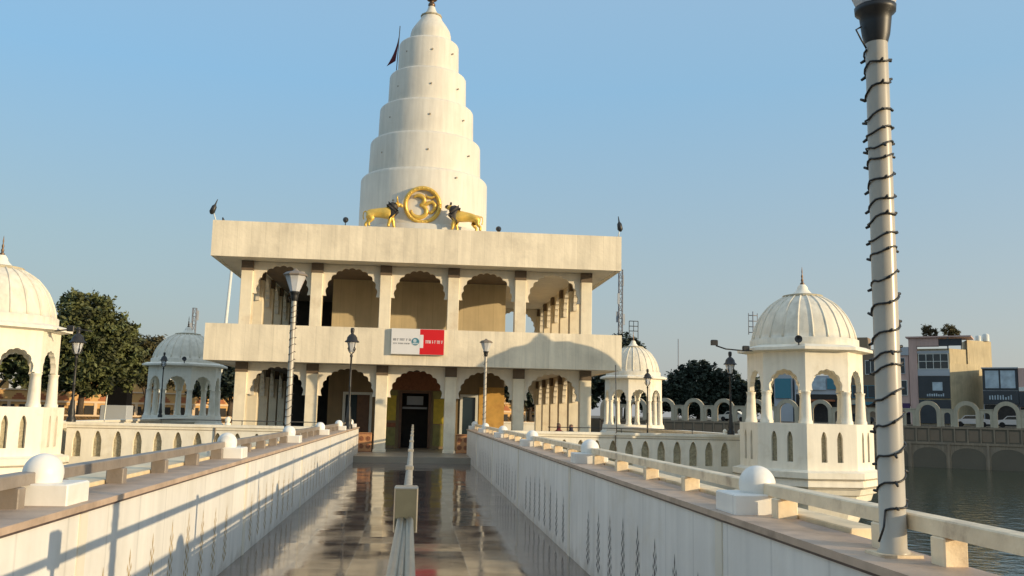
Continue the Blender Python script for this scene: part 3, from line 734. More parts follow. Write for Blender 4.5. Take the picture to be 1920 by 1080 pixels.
b.T = Matrix.Translation((-.08,-.152,.0)) @ Matrix.Rotation(PI/2,4,'X'); b.lathe([(.13,0),(.13,.006)], (0,0,0), 24); b.build('round_logo', M['teal'], wpn)
b = MB(Matrix.Translation((-.08,-.160,.0)) @ Matrix.Rotation(PI/2,4,'X')); b.lathe([(.06,0),(.06,.004)], (-.02,.03,0), 16); b.box(-.1,.10,-.09,-.04,0,.004); b.build('logo_mark', M['poster'], wpn)
b = MB(); glyphs(b,.26,.52,.0,.11,21); glyphs(b,.56,.86,.0,.11,23); b.build('lettering', M['signw'], rpn)

# shadowy ornamental boxes beside the entrance
def cbox(x0, x1, y0, y1, label):
    root = empty('carved_box', label, 'planter box', ((x0+x1)/2, (y0+y1)/2, .187))
    hx, hy = (x1-x0)/2, (y1-y0)/2
    b = MB(); b.bbox(-hx,hx,-hy,hy,0,.66,.015); b.build('box_body', M['sandst'], root)
    for cx in (-hx*.5, hx*.5):
        for cz in (.2,.46):
            b = MB(Matrix.Translation((cx,-hy-.001,cz)) @ Matrix.Rotation(PI/2,4,'X'))
            b.lathe([(.085,0),(.075,.012),(.04,.005),(.03,.016),(.001,.018)], (0,0,0), 8, PI/8, False); b.build('rosette', M['carve'], root)
    b = MB(); b.box(-hx,hx,-hy-.01,-hy-.001,.61,.64); b.build('carved_band', M['carve'], root)
    b = MB(); b.box(-hx,hx,-hy-.01,-hy-.001,.0,.03)
    b.build('carved_band', M['carve'], root)
cbox(-1.88,-1.42,32.35,32.85, 'orange carved stone box left of the temple entrance')
cbox(1.50,1.95,32.35,32.85, 'orange carved stone box right of the temple entrance')

def sandals(x, y, rz, label):
    root = empty('pair_of_sandals', label, 'sandals', (x,y,.004), rz, group='sandals left on the step')
    for dx in (-.06,.06):
        b = MB(); b.prism([(dx-.035,-.12),(dx+.035,-.12),(dx+.045,.05),(dx+.03,.13),(dx-.03,.13),(dx-.045,.05)], 0, .03)
        s_ = b.build('sandal', M['leather'], root)
        b = MB(); b.tube([(dx-.045,.02,.02),(dx,.03,.075),(dx+.045,.02,.02)], .014, 6); b.build('strap', M['leather'], s_)
for i, (x, rz, l) in enumerate(((-1.42,.3,'dark sandals at the step, leftmost of the scattered pairs'),(-.62,-.5,'dark sandals at the step just left of the divider rail'),(-.42,1.2,'dark sandals lying sideways next to the divider rail'),(.62,.2,'dark sandals at the step right of the divider rail'),(1.6,-.3,'dark sandals at the step by the right parapet'))):
    sandals(x, 31.42, rz, l)

# ------------------------------------------------------------------ statues
def skin(name, verts, edges, m, parent=None, loc=(0,0,0), rz=0, sub=2, s=1., smooth=True):
    me = bpy.data.meshes.new(name); me.from_pydata([Vector(v[:3])*s for v in verts], edges, [])
    o = bpy.data.objects.new(name, me); C.objects.link(o)
    md = o.modifiers.new('s','SKIN'); md.use_smooth_shade = True
    for i, v in enumerate(verts):
        r = v[3]*s; r2_ = (v[4] if len(v) > 4 else v[3])*s
        me.skin_vertices[0].data[i].radius = (r, r2_)
    me.skin_vertices[0].data[0].use_root = True
    sd = o.modifiers.new('d','SUBSURF'); sd.levels = sub; sd.render_levels = sub
    bpy.context.view_layer.update()
    ev = o.evaluated_get(bpy.context.evaluated_depsgraph_get())
    me2 = bpy.data.meshes.new_from_object(ev); me2.materials.clear(); me2.materials.append(m)
    bpy.data.objects.remove(o)
    o2 = bpy.data.objects.new(name, me2); C.objects.link(o2); o2.location = loc; o2.rotation_euler = (0,0,rz)
    for p in me2.polygons: p.use_smooth = smooth
    if parent: o2.parent = parent
    return o2
def beast(label, name, cat, loc, rz, mane, horns):
    root = empty(name, label, cat, loc, rz)
    V_ = [(-.50,0,.60,.22,.24),(-.25,0,.60,.19,.20),(0,0,.60,.20,.22),(.25,0,.62,.24,.27),(.42,0,.74,.18),(.50,0,.90,.14),(.60,0,.98,.12),(.74,0,.93,.08)]
    E_ = [(i,i+1) for i in range(7)]
    def leg(root_i, pts):
        p = root_i
        for q in pts: V_.append(q); E_.append((p, len(V_)-1)); p = len(V_)-1
    for sy in (-1, 1):
        o = .09 if sy > 0 else -.05
        leg(3, [(.33+o*.4,sy*.11,.45,.11),(.36+o,sy*.12,.27,.075),(.33+o*1.5,sy*.12,.10,.058),(.37+o*1.6,sy*.12,.03,.065)])
        leg(0, [(-.50-o*.3,sy*.11,.44,.125),(-.42-o,sy*.12,.30,.085),(-.56-o,sy*.12,.17,.058),(-.53-o,sy*.12,.03,.062)])
    leg(0, [(-.63,0,.66,.03),(-.72,0,.60,.022),(-.74,0,.44,.02),(-.70,0,.30,.03)])
    # start root near the middle
    body = skin('body', V_, E_, M['gold'], root)
    mv = [(.27,0,.66,.24,.27),(.36,0,.76,.25,.25),(.45,0,.90,.22,.22),(.50,0,1.04,.17,.15)]
    mv2 = [(.44,0,.50,.17,.15)]
    skin('mane', mv + mv2, [(0,1),(1,2),(2,3),(0,4)], M['mane'], root)
    if horns:
        for sy in (-1,1):
            h = MB(); h.tube([(.60,sy*.06,1.03),(.58,sy*.17,1.09),(.57,sy*.22,1.20),(.60,sy*.20,1.28)], [.04,.034,.022,.008], 8); h.build('horn', M['gold'], root)
            h = MB(); h.tube([(.58,sy*.08,.98),(.55,sy*.18,.98),(.54,sy*.24,.96)], [.02,.045,.01], 6); h.build('ear', M['gold'], root)
        fc = skin('face', [(.62,0,.99,.10),(.74,0,.92,.075),(.81,0,.88,.06)], [(0,1),(1,2)], M['gold'], root)
    else:
        fc = skin('face', [(.60,0,1.0,.10),(.72,0,.98,.08),(.78,0,.94,.055)], [(0,1),(1,2)], M['mane'], root)
        for sy in (-1,1):
            h = MB(); h.lathe([(.045,0),(.04,.04),(.01,.07)], (.55,sy*.10,1.09), 8); h.build('ear', M['mane'], root)
    return root
bu = beast('golden bull statue with horns and dark neck, left of the round emblem', 'bull_statue', 'statue', (-1.52,35.75,8.72), 0, True, True); bu.scale = (1.0,1.1,1.0)
li = beast('golden lion statue with dark mane, right of the round emblem', 'lion_statue', 'statue', (1.72,35.75,8.70), PI, True, False); li.scale = (1.0,1.1,1.0)
floodlight((-2.9,35.4,8.70), (0,1,.6), 'black spotlight on the roof left of the bull statue')
floodlight((3.05,35.2,8.55), (0,1,.6), 'black spotlight on the roof right of the lion statue')

# flag beside the spire
fr = empty('flag', 'dark maroon flag on a thin pole beside the white spire', 'flag', (-1.95,39.6,16.0))
b = MB(); b.tube([(.62,0,.2),(.72,0,2.75)], .022, 6); b.build('flagpole', M['capb'], fr)
b = MB(); n = 8; vs = []; 
for i in range(n+1):
    t = i/n; x = .72-.04*t-.10*t; z = 2.45-1.35*t; wd = .02+.36*t**2
    vs += [(x,.02*math.sin(5*t),z),(x-wd,.05*math.sin(4*t),z-.28*t)]
b.add(vs, [(2*i,2*i+1,2*i+3,2*i+2) for i in range(n)]); fo = b.build('cloth', M['maroon'], fr)
fo.modifiers.new('s','SOLIDIFY').thickness = .02

def roof_light(x, y, z, tilt, label):
    root = empty('roof_lamp', label, 'lamp', (x,y,z))
    b = MB(); b.tube([(0,0,0),(tilt*.1,0,.28)], .022, 6); b.build('stem', M['frame'], root)
    b = MB(Matrix.Translation((tilt*.12,0,.42)) @ Matrix.Rotation(R(-22*tilt),4,'Y')); b.lathe([(.04,-.2),(.10,-.12),(.085,.08),(.03,.16),(.012,.36)], (0,0,0), 10); b.build('lamp_head', M['black'], root)
roof_light(-6.98,31.75,7.93,-.9,'black tilted lamp on the left corner of the roof parapet')
roof_light(7.06,31.75,7.93,.4,'black lamp on the right corner of the roof parapet')
b = MB(); b.tube([(-6.72,31.75,7.93),(-6.76,31.75,8.06)], [.05,.02], 8)
tag(b.build('roof_finial', M['black']), 'tiny dark knob on the roof beside the left corner lamp', 'finial')

# ------------------------------------------------------------------ lamp posts with string lights
def wire_lamp(x, y, zb, H, label, r0=.054, turns=18, seed=1, lean=0.):
    rr = random.Random(seed)
    root = empty('lamp_post', label, 'lamp post', (x,y,zb), group='white lamp posts on the parapets')
    root.rotation_euler = (0, lean, 0)
    b = MB(); b.lathe([(r0+.012,0),(r0+.012,.02),(r0,.03),(r0*.96,H*.5),(r0*.88,H)], (0,0,0), 28); b.build('pole', M['pole'], root)
    b = MB(); q = .036
    b.prism([(-r0-.03,-r0-.03),(r0+.03,-r0-.03),(r0+.03,r0+.03),(-r0-.03,r0+.03)], -.001, .012); b.build('base_plate', M['rail'], root)
    b = MB(); b.lathe([(r0*.9,H-.02),(.060,H+.02),(.066,H+.07),(.070,H+.11),(.088,H+.125),(.090,H+.15),(.06,H+.155)], (0,0,0), 20); b.build('collar', M['black'], root)
    z = H+.15
    b = MB(); b.lathe([(.080,z),(.10,z+.05),(.185,z+.27),(.19,z+.285)], (0,0,0), 8, PI/8, False); b.build('lamp_shade', M['lampglass'], root)
    b = MB(); b.lathe([(.215,z+.27),(.22,z+.29),(.16,z+.335),(.06,z+.36),(.02,z+.40)], (0,0,0), 8, PI/8, False); b.build('lamp_cap', M['capb'], root)
    # wire wound round the pole
    b = MB(); pts = []; t = 0.; z = .12; ph = rr.random()*6; bulbs = []
    zs = [.18]
    for k in range(turns): zs.append(zs[-1] + (H-.28)/turns*rr.uniform(.55,1.45))
    sc = (H-.06-.18)/(zs[-1]-.18); zs = [.18+(q_-.18)*sc for q_ in zs]
    for k in range(turns):
        for i in range(16):
            t = i/16; zz = zs[k] + (zs[k+1]-zs[k])*t
            a = ph + 2*PI*t; rad = (r0*.96 if zz < H*.5 else r0*.9) + .005 + (.006 if rr.random() < .08 else 0)
            pts.append((rad*math.cos(a), rad*math.sin(a), zz + .008*math.sin(a*2+k)))
            if i % 5 == 2: bulbs.append((pts[-1], a))
    b.tube(pts, .0047, 5)
    b.tube([pts[0], (pts[0][0]-.02,pts[0][1]-.02,.12), (-r0-.03,-.04,.06)], .005, 5)
    b.tube([(-r0,-.01,H-.05),(-r0-.03,-.02,H-.01),(-r0-.05,-.02,H+.03),(-r0-.02,-.01,H+.05)], .004, 5)
    for p, a in bulbs:
        d = Vector((math.cos(a),math.sin(a),rr.uniform(-.6,.6)))
        b.tube([Vector(p), Vector(p)+d*.024], [.008,.006], 5)
    b.build('string_light_wire', M['black'], root)
    return root
wire_lamp(2.005, 3.74, 1.05, 2.25, 'tall near lamp post wound with black string lights on the right parapet', seed=5, turns=21)
wire_lamp(-2.13, 16.1, 1.05, 2.42, 'white lamp post with faceted glass shade on the left parapet', r0=.05, seed=8, turns=17)
wire_lamp(2.20, 29.0, 1.05, 2.34, 'distant slim white lamp post on the far end of the right parapet', r0=.05, seed=9, turns=12)

# heritage lanterns
def lantern(x, y, zb, H, s, label):
    root = empty('lantern_post', label, 'lantern', (x,y,zb), group='black heritage lantern posts on the island')
    hp = H-.95*s
    b = MB(); b.lathe([(.15*s,0),(.15*s,.10),(.10*s,.16),(.12*s,.24),(.085*s,.40),(.07*s,.62),(.045*s,.68),(.045*s,hp*.55),(.055*s,hp*.56),(.038*s,hp*.58),(.034*s,hp-.12),(.06*s,hp-.08),(.03*s,hp)], (0,0,0), 14); b.build('post', M['black'], root)
    b = MB()
    for k in range(4):
        a = PI/4 + k*PI/2; c_, s_ = math.cos(a), math.sin(a)
        b.tube([(0,0,hp-.02),(.12*s*c_,.12*s*s_,hp+.06*s),(.19*s*c_,.19*s*s_,hp+.18*s),(.15*s*c_,.15*s*s_,hp+.24*s)], .014*s, 6)
        b.tube([(.11*s*c_,.11*s*s_,hp+.10*s),(.20*s*c_,.20*s*s_,hp+.42*s)], .011*s, 6)
    b.build('lantern_frame', M['black'], root)
    b = MB(); b.lathe([(.07*s,hp+.05*s),(.105*s,hp+.12*s),(.185*s,hp+.41*s)], (0,0,0), 8, PI/8, False); b.build('glass', M['lampglass'], root)
    b = MB(); b.lathe([(.27*s,hp+.42*s),(.26*s,hp+.45*s),(.20*s,hp+.50*s),(.18*s,hp+.60*s),(.12*s,hp+.68*s),(.05*s,hp+.73*s),(.07*s,hp+.80*s),(.075*s,hp+.90*s),(.05*s,hp+.95*s)], (0,0,0), 16); b.build('lantern_cap', M['black'], root)
lantern(-1.935,28.05,1.052,3.02,.82,'black lantern post on the left parapet in front of the temple')
lantern(10.18,29.02,1.08,2.68,.80,'lantern post with glass head on the right wall beside the kiosk')
lantern(-11.85,45.0,1.08,3.05,.72,'slim black lantern post in front of the grey rear kiosk')
lantern(-10.22,29.05,1.08,2.85,.90,'dark lantern post on the left wall beside the front kiosk, trees behind')
lantern(10.25,40.0,.195,3.5,.78,'black lantern post in front of the cream rear kiosk')

# pole left of the temple
b = MB(); b.tube([(-20.8,100,-4),(-20.4,100,7),(-19.9,100,19)], [.26,.2,.14], 8)
tag(b.build('white_pole', M['frame']), 'tall white mast on the far bank, seen beyond the left end of the temple', 'pole')

# seated visitors
def seated(x, y, z, rz, cloth, label):
    root = empty('person', label, 'person', (x,y,z), rz)
    body = skin('body', [(0,0,.10,.13),(0,.01,.28,.115),(0,.02,.45,.13),(0,.0,.56,.05),(0,-.01,.66,.085),(0,-.01,.74,.07),
        (.10,-.02,.08,.08),(.24,-.26,.13,.06),(.06,-.34,.06,.05),(-.10,-.02,.08,.08),(-.24,-.26,.13,.06),(-.06,-.32,.06,.05),
        (.17,.01,.46,.055),(.23,-.06,.28,.042),(.16,-.22,.20,.034),(-.17,.01,.46,.055),(-.23,-.06,.28,.042),(-.16,-.22,.20,.034)],
        [(0,1),(1,2),(2,3),(3,4),(4,5),(0,6),(6,7),(7,8),(0,9),(9,10),(10,11),(2,12),(12,13),(13,14),(2,15),(15,16),(16,17)], cloth, root, sub=1)
    skin('head', [(0,-.015,.62,.05),(0,-.02,.68,.08),(0,-.02,.75,.075)], [(0,1),(1,2)], M['skin'], root, sub=1)
    skin('hair', [(0,.015,.70,.082),(0,.0,.775,.075)], [(0,1)], M['leather'], root, sub=1)
seated(4.80,30.5,.55,.3,M['clothr'],'person in red sitting beyond the right niche wall, left of two')
seated(5.22,30.5,.52,-.3,M['clothd'],'person in dark clothes sitting beyond the right niche wall, right of two')
b = MB(); b.bbox(4.2,5.9,30.2,30.9,.195,.53,.02)
tag(b.build('stone_bench', M['wash']), 'pale stone bench carrying the two seated people', 'bench')

# ------------------------------------------------------------------ far bank arcade
arc = empty('arcade_wall', 'long weathered stone arcade with round arches along the far right bank', 'arcade', P0, math.atan2(U.y,U.x))
PER = 4.2
ks = list(range(-11, 24))
b = MB(); b.box(-45,105,.5,1.2,-4.6,1.16); b.build('bank_core', M['bankd'], arc)
b = MB(); b.box(-45,105,-.12,1.3,.95,1.16); b.box(-45,105,-.12,.5,-.95,-.68); b.box(-45,105,0,.5,-.68,.95); b.build('parapet_band', M['bank'], arc)
b = MB(); x = -45
while x < 105: b.box(x,x+1.0,-.035,-.002,-.5,.75); x += 1.4
b.build('relief_panels', M['brown'], arc)
b = MB(); x = -45.2
while x < 105: b.box(x,x+.16,-.10,-.03,-.68,.95); x += 1.4
b.build('baluster_strips', M['bank'], arc)
for k in ks:
    u = 2.45 + PER*k
    o1 = u if -45 < u < 105 else None
    m_ = MB(); m_.panel(u-1.3,u+1.3,1.16,2.0,[(u-.96,1.16),(u-.96,1.99),(u+.96,1.99),(u+.96,1.16)],0,.5)
    # ring arch
    n = 16; vs = []; fs = []
    for i in range(n+1):
        a = PI*i/n
        for rr_, yy in ((.95,-.03),(1.42,-.03),(1.42,.53),(.95,.53)):
            vs.append((u-rr_*math.cos(a), yy, 2.75+rr_*1.05*math.sin(a)))
    for i in range(n):
        for j in range(4): fs.append((4*i+j,4*i+(j+1)%4,4*i+4+(j+1)%4,4*i+4+j))
    fs += [(3,2,1,0),(4*n,4*n+1,4*n+2,4*n+3)]
    m_ = MB(); m_.add(vs, fs)
    m_.box(u-1.42,u-.95,-.03,.53,1.165,2.748); m_.box(u+.95,u+1.42,-.03,.53,1.165,2.748)
    m_.build('round_arch', M['bankl'], arc)
    s_ = MB(); c0 = u+PER/2
    s_.panel(u+1.425,u+PER-1.425,1.165,3.2,rarch(c0,.36,1.165,2.5,8),.05,.45)
    s_.box(u+1.42,u+PER-1.42,.0,.5,3.205,3.3)
    s_.build('small_arch', M['bankl'], arc)
    l = MB(); l.panel(u-PER/2,u+PER/2,-4.6,-.955,rarch(u,PER/2-.28,-4.6,-2.4,14,1.1),-.02,.5)
    l.box(u-PER/2-.14,u-PER/2+.14,-.16,-.02,-4.6,-.955)
    l.box(u-PER/2+.28,u+PER/2-.28,.25,.5,-3.35,-3.2)
    l.build('lower_arch', M['bank'], arc)

# ochre wall on the left bank
oL = Vector((105,53,0)); LL = oL.length; ang = math.atan2(53,105)
ow = empty('ochre_wall', 'long orange bank wall with arch motifs and pale balustrade on the left', 'wall', (-80,80,0), ang)
b = MB(); b.box(-8,LL,0,.5,-4.6,2.95); b.build('wall_body', M['ochre'], ow)
b = MB(); b.box(-8,LL,-.1,.6,2.95,3.1); b.box(-8,LL,-.08,-.002,1.75,1.95); b.box(-8,LL,-.25,-.002,-.4,-.15)
x = -8
while x < LL: b.box(x,x+.3,-.08,-.004,.35,1.75); x += 2.05
b.box(-8,LL,-.1,-.004,.35,.52)
b.build('pale_bands', M['ochre2'], ow)
b = MB(); x = -7
while x < LL-1:
    for i, (w_, h_) in enumerate(((.62,.0),(.46,.22),(.26,.42))): b.box(x-w_,x+w_,-.04-.01*i,-.003,2.02+h_,2.02+h_+.21)
    x += 2.05
b.build('arch_motifs', M['terra'], ow)
b = MB(); x = -8
while x < LL: b.box(x,x+1.1,-.06,-.003,.6,1.5); x += 1.54
b.build('dark_openings', M['bankd'], ow)
b = MB(); x = -8
while x < LL-4: b.box(x,x+random.choice((1.2,2.6,3.4)),.1,.45,3.1,3.1+random.choice((.8,1.2,1.5))); x += random.uniform(4.2,6)
b.build('wall_blocks', M['ochre'], ow)
# booth and white pole on the left bank
M['booth'] = mat('booth_black', (.008,.008,.009), .9, .1, 3, spec=.1)
bo = empty('dark_booth', 'black booth standing on a pale block on the far left bank', 'booth', (-27.6,90.5,0))
b = MB(); b.bbox(-1.0,.9,-.8,.8,1.6,4.55,.05); b.build('booth_body', M['booth'], bo)
b = MB(); b.box(0,.75,-.84,-.81,3.9,4.15); b.build('booth_sign', M['grey'], bo)
b = MB(); b.bbox(-1.4,1.0,-1,1,-4.5,1.6,.05); b.build('booth_base', M['grey'], bo)
b = MB(); b.tube([(-28.6,89,-4),(-28.2,89,4.9)], .07, 6); tag(b.build('white_pole', M['frame']), 'leaning white pole beside the black booth on the far bank', 'pole')

# the shore the walkway starts from, behind the viewer
b = MB(); b.add([(-60,-9,.9),(14,-9,.0),(14,-60,.9),(-60,-60,.9)], [(0,1,2,3)]); b.add([(-60,-9,.9),(14,-9,0),(14,-9,-5),(-60,-9,-5)], [(0,1,2,3)])
struct(b.build('shore_ground', M['earth']))
# ------------------------------------------------------------------ trees
def tree(x, y, zb, lobes, m, label, trunk=.3, leaf=.30, dens=1., seed=1, name='tree', group=None, H=None):
    rr = random.Random(seed)
    root = empty(name, label, 'tree', (x,y,zb), group=group)
    t = MB(); top = max(l[2] for l in lobes)
    t.tube([(0,0,-.5),(.1,0,top*.25),(-.05,.1,top*.5),(0,0,top*.9)], [trunk,trunk*.8,trunk*.6,trunk*.2], 8)
    for lx, ly, lz, *_ in lobes: t.tube([(0,0,top*.22),(lx*.5,ly*.5,lz*.65),(lx,ly,lz)], [trunk*.6,trunk*.35,trunk*.1], 6)
    t.build('trunk', M['bark'], root)
    c = MB(); vs = []; fs = []
    for lx, ly, lz, rx, ry, rz in lobes:
        nc = int(dens*25*(rx*rz+rx*ry+ry*rz)/3)+6
        for _ in range(nc):
            d = Vector((rr.gauss(0,1),rr.gauss(0,1),rr.gauss(0,1))).normalized(); q = rr.uniform(.55,1.22)
            p = Vector((lx+d.x*rx*q, ly+d.y*ry*q, lz+d.z*rz*q)); cr = rr.uniform(.2,.55)*min(1, (rx+rz)/4)+.12
            for _k in range(int(34*dens**.3)):
                e_ = Vector((rr.gauss(0,.5),rr.gauss(0,.5),rr.gauss(0,.42)))*cr
                a = Vector((rr.gauss(0,1),rr.gauss(0,1),rr.gauss(0,.6))).normalized(); bb = a.cross(Vector((rr.gauss(0,1),rr.gauss(0,1),rr.gauss(0,1)))).normalized()
                s_ = leaf*rr.uniform(.5,1.1); cc = p+e_; o = len(vs)
                vs += [cc-a*s_-bb*s_*.1, cc+bb*s_*.5, cc+a*s_, cc-bb*s_*.5]; fs.append((o,o+1,o+2,o+3))
    c.add(vs, fs); c.build('crown', m, root)
    return root
tree(-29.6,86,1.2,[(0,0,7.6,2.6,2.4,2.6),(-1.9,0,5.9,2.4,2.2,2.2),(2.0,.5,5.5,2.2,2.2,2.4),(3.0,0,3.9,2.0,2,2.0),(-2.6,0,3.6,2.2,2,1.9),(.4,-.5,3.4,2.6,2,2.0),(3.3,0,7.0,1.0,1,.9)],
     M['leafg'], 'large green tree rising above the orange wall on the left', seed=3, leaf=.26, dens=1.3)
tree(-25.6,92,1.2,[(0,0,5.4,2.0,1.8,1.5),(-1.2,0,4.1,1.9,1.6,1.6),(1.6,0,4.0,1.8,1.6,1.7)], M['leafo'], 'smaller olive brown tree left of the rear kiosk', seed=4, leaf=.26, dens=1.3)
tree(-37.5,87,1.2,[(0,0,6.0,3.4,2.4,2.8),(-3,0,4.5,2.6,2,2.4),(2.8,0,4.6,2.4,2,2.4)], M['leafg'], 'green tree seen through the arches of the left front kiosk', seed=5, leaf=.3)
tree(-19.5,101,1.2,[(0,0,3.6,2.4,2,1.9),(-2.4,0,3.0,2,2,1.6),(2.3,0,3.2,2,2,1.7)], M['leafd'], 'low dark tree behind the grey rear kiosk', seed=6, leaf=.3)
tree(-46,84,1.2,[(0,0,6.0,3.4,2.4,2.8),(-3,0,4.5,2.6,2,2.4)], M['leafg'], 'green tree at the far left behind the cut kiosk', seed=15, leaf=.32)
tree(43.0,137,1.2,[(0,0,5.6,3.6,3,3.0),(-4.0,0,3.9,3,2.5,2.5),(4.0,0,4.5,3.2,2.5,2.8),(7.5,1,3.4,2.6,2.5,2.3),(-7,0,3,2.2,2,2.0),(0,-1,3.0,5,2,2.2)], M['leafd'],
     'broad dark green tree behind the arcade left of the right kiosk', seed=7, leaf=.36, dens=1.1, trunk=.45)
tree(32.2,139,1.2,[(0,0,9.2,2.6,2.2,3.4),(.8,0,5.5,3.2,2.4,3.0),(-2.4,0,6.2,2.6,2.2,3.2)], M['leafd'], 'tall dark tree behind the cream rear dome', seed=8, leaf=.36, trunk=.4)
tree(25.0,140,1.2,[(0,0,4.0,3.0,2.4,2.6),(-3.4,0,3.6,2.6,2,2.2)], M['leafd'], 'dark tree showing between the temple and the rear right kiosk', seed=9, leaf=.36)
tree(16.0,128,1.2,[(0,0,4.6,3.2,2.4,2.8),(-3.6,0,3.8,2.6,2,2.4),(3.2,0,3.6,2.6,2,2.4)], M['leafd'], 'dark tree seen through the right arches of the temple', seed=10, leaf=.36)
tree(54.5,140,1.2,[(0,0,4.4,2.4,2.2,2.4),(-2.4,0,3.2,2.2,2,2.0)], M['leafd'], 'dark tree hidden partly by the right kiosk columns', seed=12, leaf=.36)
tree(6.0,122,1.2,[(0,0,4.6,3.2,2.4,2.8),(-3.6,0,3.8,2.6,2,2.4)], M['leafd'], 'dark tree behind the middle of the temple', seed=13, leaf=.36)

tree(-4,-17,.5,[(0,0,4.2,3.2,2.4,2.6),(3.6,0,3.4,2.6,2.2,2.3),(-3.8,0,3.8,2.8,2.2,2.6)], M['leafg'], 'unseen leafy tree added on the shore behind, to darken steel reflections', seed=41, leaf=.3)  # out of view, both shore trees added for dark reflections in the steel
tree(-16,-20,.5,[(0,0,4.6,3.4,2.4,3.0),(4,0,3.6,3,2.2,2.6)], M['leafg'], 'second unseen leafy tree added on the shore, to darken steel reflections', seed=42, leaf=.3)
# ------------------------------------------------------------------ shops and houses behind the arcade
def hT(u, v): return Matrix.Translation(Vector(L2W(u, v, 1.2)))
RZ = math.atan2(U.y, U.x)
def house(label, u, v, name='shop_building'):
    p = L2W(u, v, 1.2); return empty(name, label, 'building', p, RZ)
def hb(root, nm, m, *boxes):
    b = MB()
    for q in boxes: b.box(*q)
    return b.build(nm, m, root)
def window(root, x0, x1, z0, z1, m=None, fr=None, nx=2, nz=1, y=-.06):
    fr = fr or M['frame']; m = m or M['glassd']; t = .07
    b = MB(); b.box(x0-t,x0,y,y+.1,z0,z1); b.box(x1,x1+t,y,y+.1,z0,z1); b.box(x0-t,x1+t,y,y+.1,z1,z1+t); b.box(x0-t,x1+t,y-.05,y+.1,z0-t,z0)
    for i in range(1,nx): xx = x0+(x1-x0)*i/nx; b.box(xx-t/2,xx+t/2,y,y+.05,z0,z1)
    for i in range(1,nz): zz = z0+(z1-z0)*i/nz; b.box(x0,x1,y+.002,y+.048,zz-t/2,zz+t/2)
    w_ = b.build('window', fr, root)
    p = MB(); p.box(x0,x1,y+.05,y+.056,z0,z1); p.build('pane', m, w_)
# pink and concrete building (local x = along the bank, z from road level 1.2)
h = house('tall pink and concrete shop building with a gridded window and roof garden', 0, 11)
b = MB(); b.prism([(-4.95,.0),(-.05,.0),(4.55,7.0),(-4.95,7.0)], 0, 8.2); b.build('lower_storeys', M['conc'], h)
b = MB(); b.prism([(-4.95,.3),(-.05,.3),(2.4,4.2),(2.4,4.3),(-4.95,7)], 8.2, 10.15); b.build('upper_storey', M['conc'], h)
b = MB(); b.prism([(1.9,3.1),(4.55,7.0),(1.0,7.0)], 8.2, 11.45); b.build('stair_tower', M['conc'], h)
hb(h,'pink_facade',M['pink'],(-4.97,-3.95,-.10,.28,0,11.6),(-3.95,-1.3,-.05,.28,10.4,11.6),(-4.97,-3.95,.28,.5,8.2,11.6))
hb(h,'roof_slab',M['pink'],(-5.3,2.6,-.35,5,11.6,11.78))
hb(h,'roof_posts',M['grey'],(-.3,-.1,.2,.4,10.15,11.6),(1.2,1.35,2.2,2.4,10.15,11.6))
hb(h,'roof_awning',M['navy'],(-1.6,1.5,.1,.25,10.5,11.4))
hb(h,'front_wall',M['grey'],(-3.94,-.08,-.08,-.003,6.55,7.42),(-3.94,-.08,-.08,-.003,9.5,9.85))
window(h,-3.75,-.25,7.5,9.4,M['glassd'],M['frame'],4,2)
hb(h,'dark_signboard',M['navy'],(-3.9,-.1,-.25,-.003,3.6,6.5))
hb(h,'sign_picture',M['poster'],(-2.2,-1.0,-.28,-.255,4.6,5.7))
b = MB(); rr = random.Random(3); x = -2.9
while x < -.9: b.box(x,x+.16,-.28,-.255,3.85,3.85+rr.uniform(.25,.42)); x += .27
b.build('sign_letters', M['poster'], h)
hb(h,'balcony_rail',M['black'],(-3.9,-.1,-.5,-.46,9.9,9.96),(-3.9,-.1,-.5,-.46,10.4,10.46),(-3.9,-3.84,-.5,-.46,9.9,10.46),(-.2,-.14,-.5,-.46,9.9,10.46))
hb(h,'shopfront',M['navy'],(-3.9,-.1,-.2,-.003,.3,3.4))
b = MB(); b.lathe([(.42,0),(.42,.9),(.2,1.05)], (4.0,6.2,11.45), 14); b.lathe([(.35,0),(.35,.7),(.15,.8)], (3.1,5.8,11.45), 14); b.build('water_tank', M['frame'], h)
for dx, sd, lb in ((-2.4,31,'small rooftop shrub on the left of the pink building roof'),(.2,32,'small rooftop shrub in the middle of the pink building roof')):
    p = L2W(dx-.3, 13.5, 12.98)
    tree(p[0],p[1],p[2],[(0,0,1.0,.8,.6,.7),(.7,0,.7,.6,.5,.5)], M['leafo'], lb, seed=sd, leaf=.14, trunk=.05, dens=2.2, name='rooftop_shrub')
# pink lower house on its left
h = house('pink lower house left of the gridded window, purple shop board below', -5.05, 11)
hb(h,'wall',M['pink'],(-3.4,0,0,6,2.6,9.3)); hb(h,'roof_edge',M['grey'],(-3.5,.06,-.15,6,9.3,10.4))
window(h,-3.0,-.5,6.9,8.9,M['glassd'],M['grey'],3,1); window(h,-1.7,-.3,4.0,5.9,M['glassd'],M['frame'],2,1)
M['purple'] = mat('purple_board', (.06, .02, .09), .5, .2, 2)
hb(h,'purple_board',M['purple'],(-3.4,0,-.3,-.003,1.6,2.9)); hb(h,'shopfront',M['dark'],(-3.4,0,.1,.3,0,2.6))
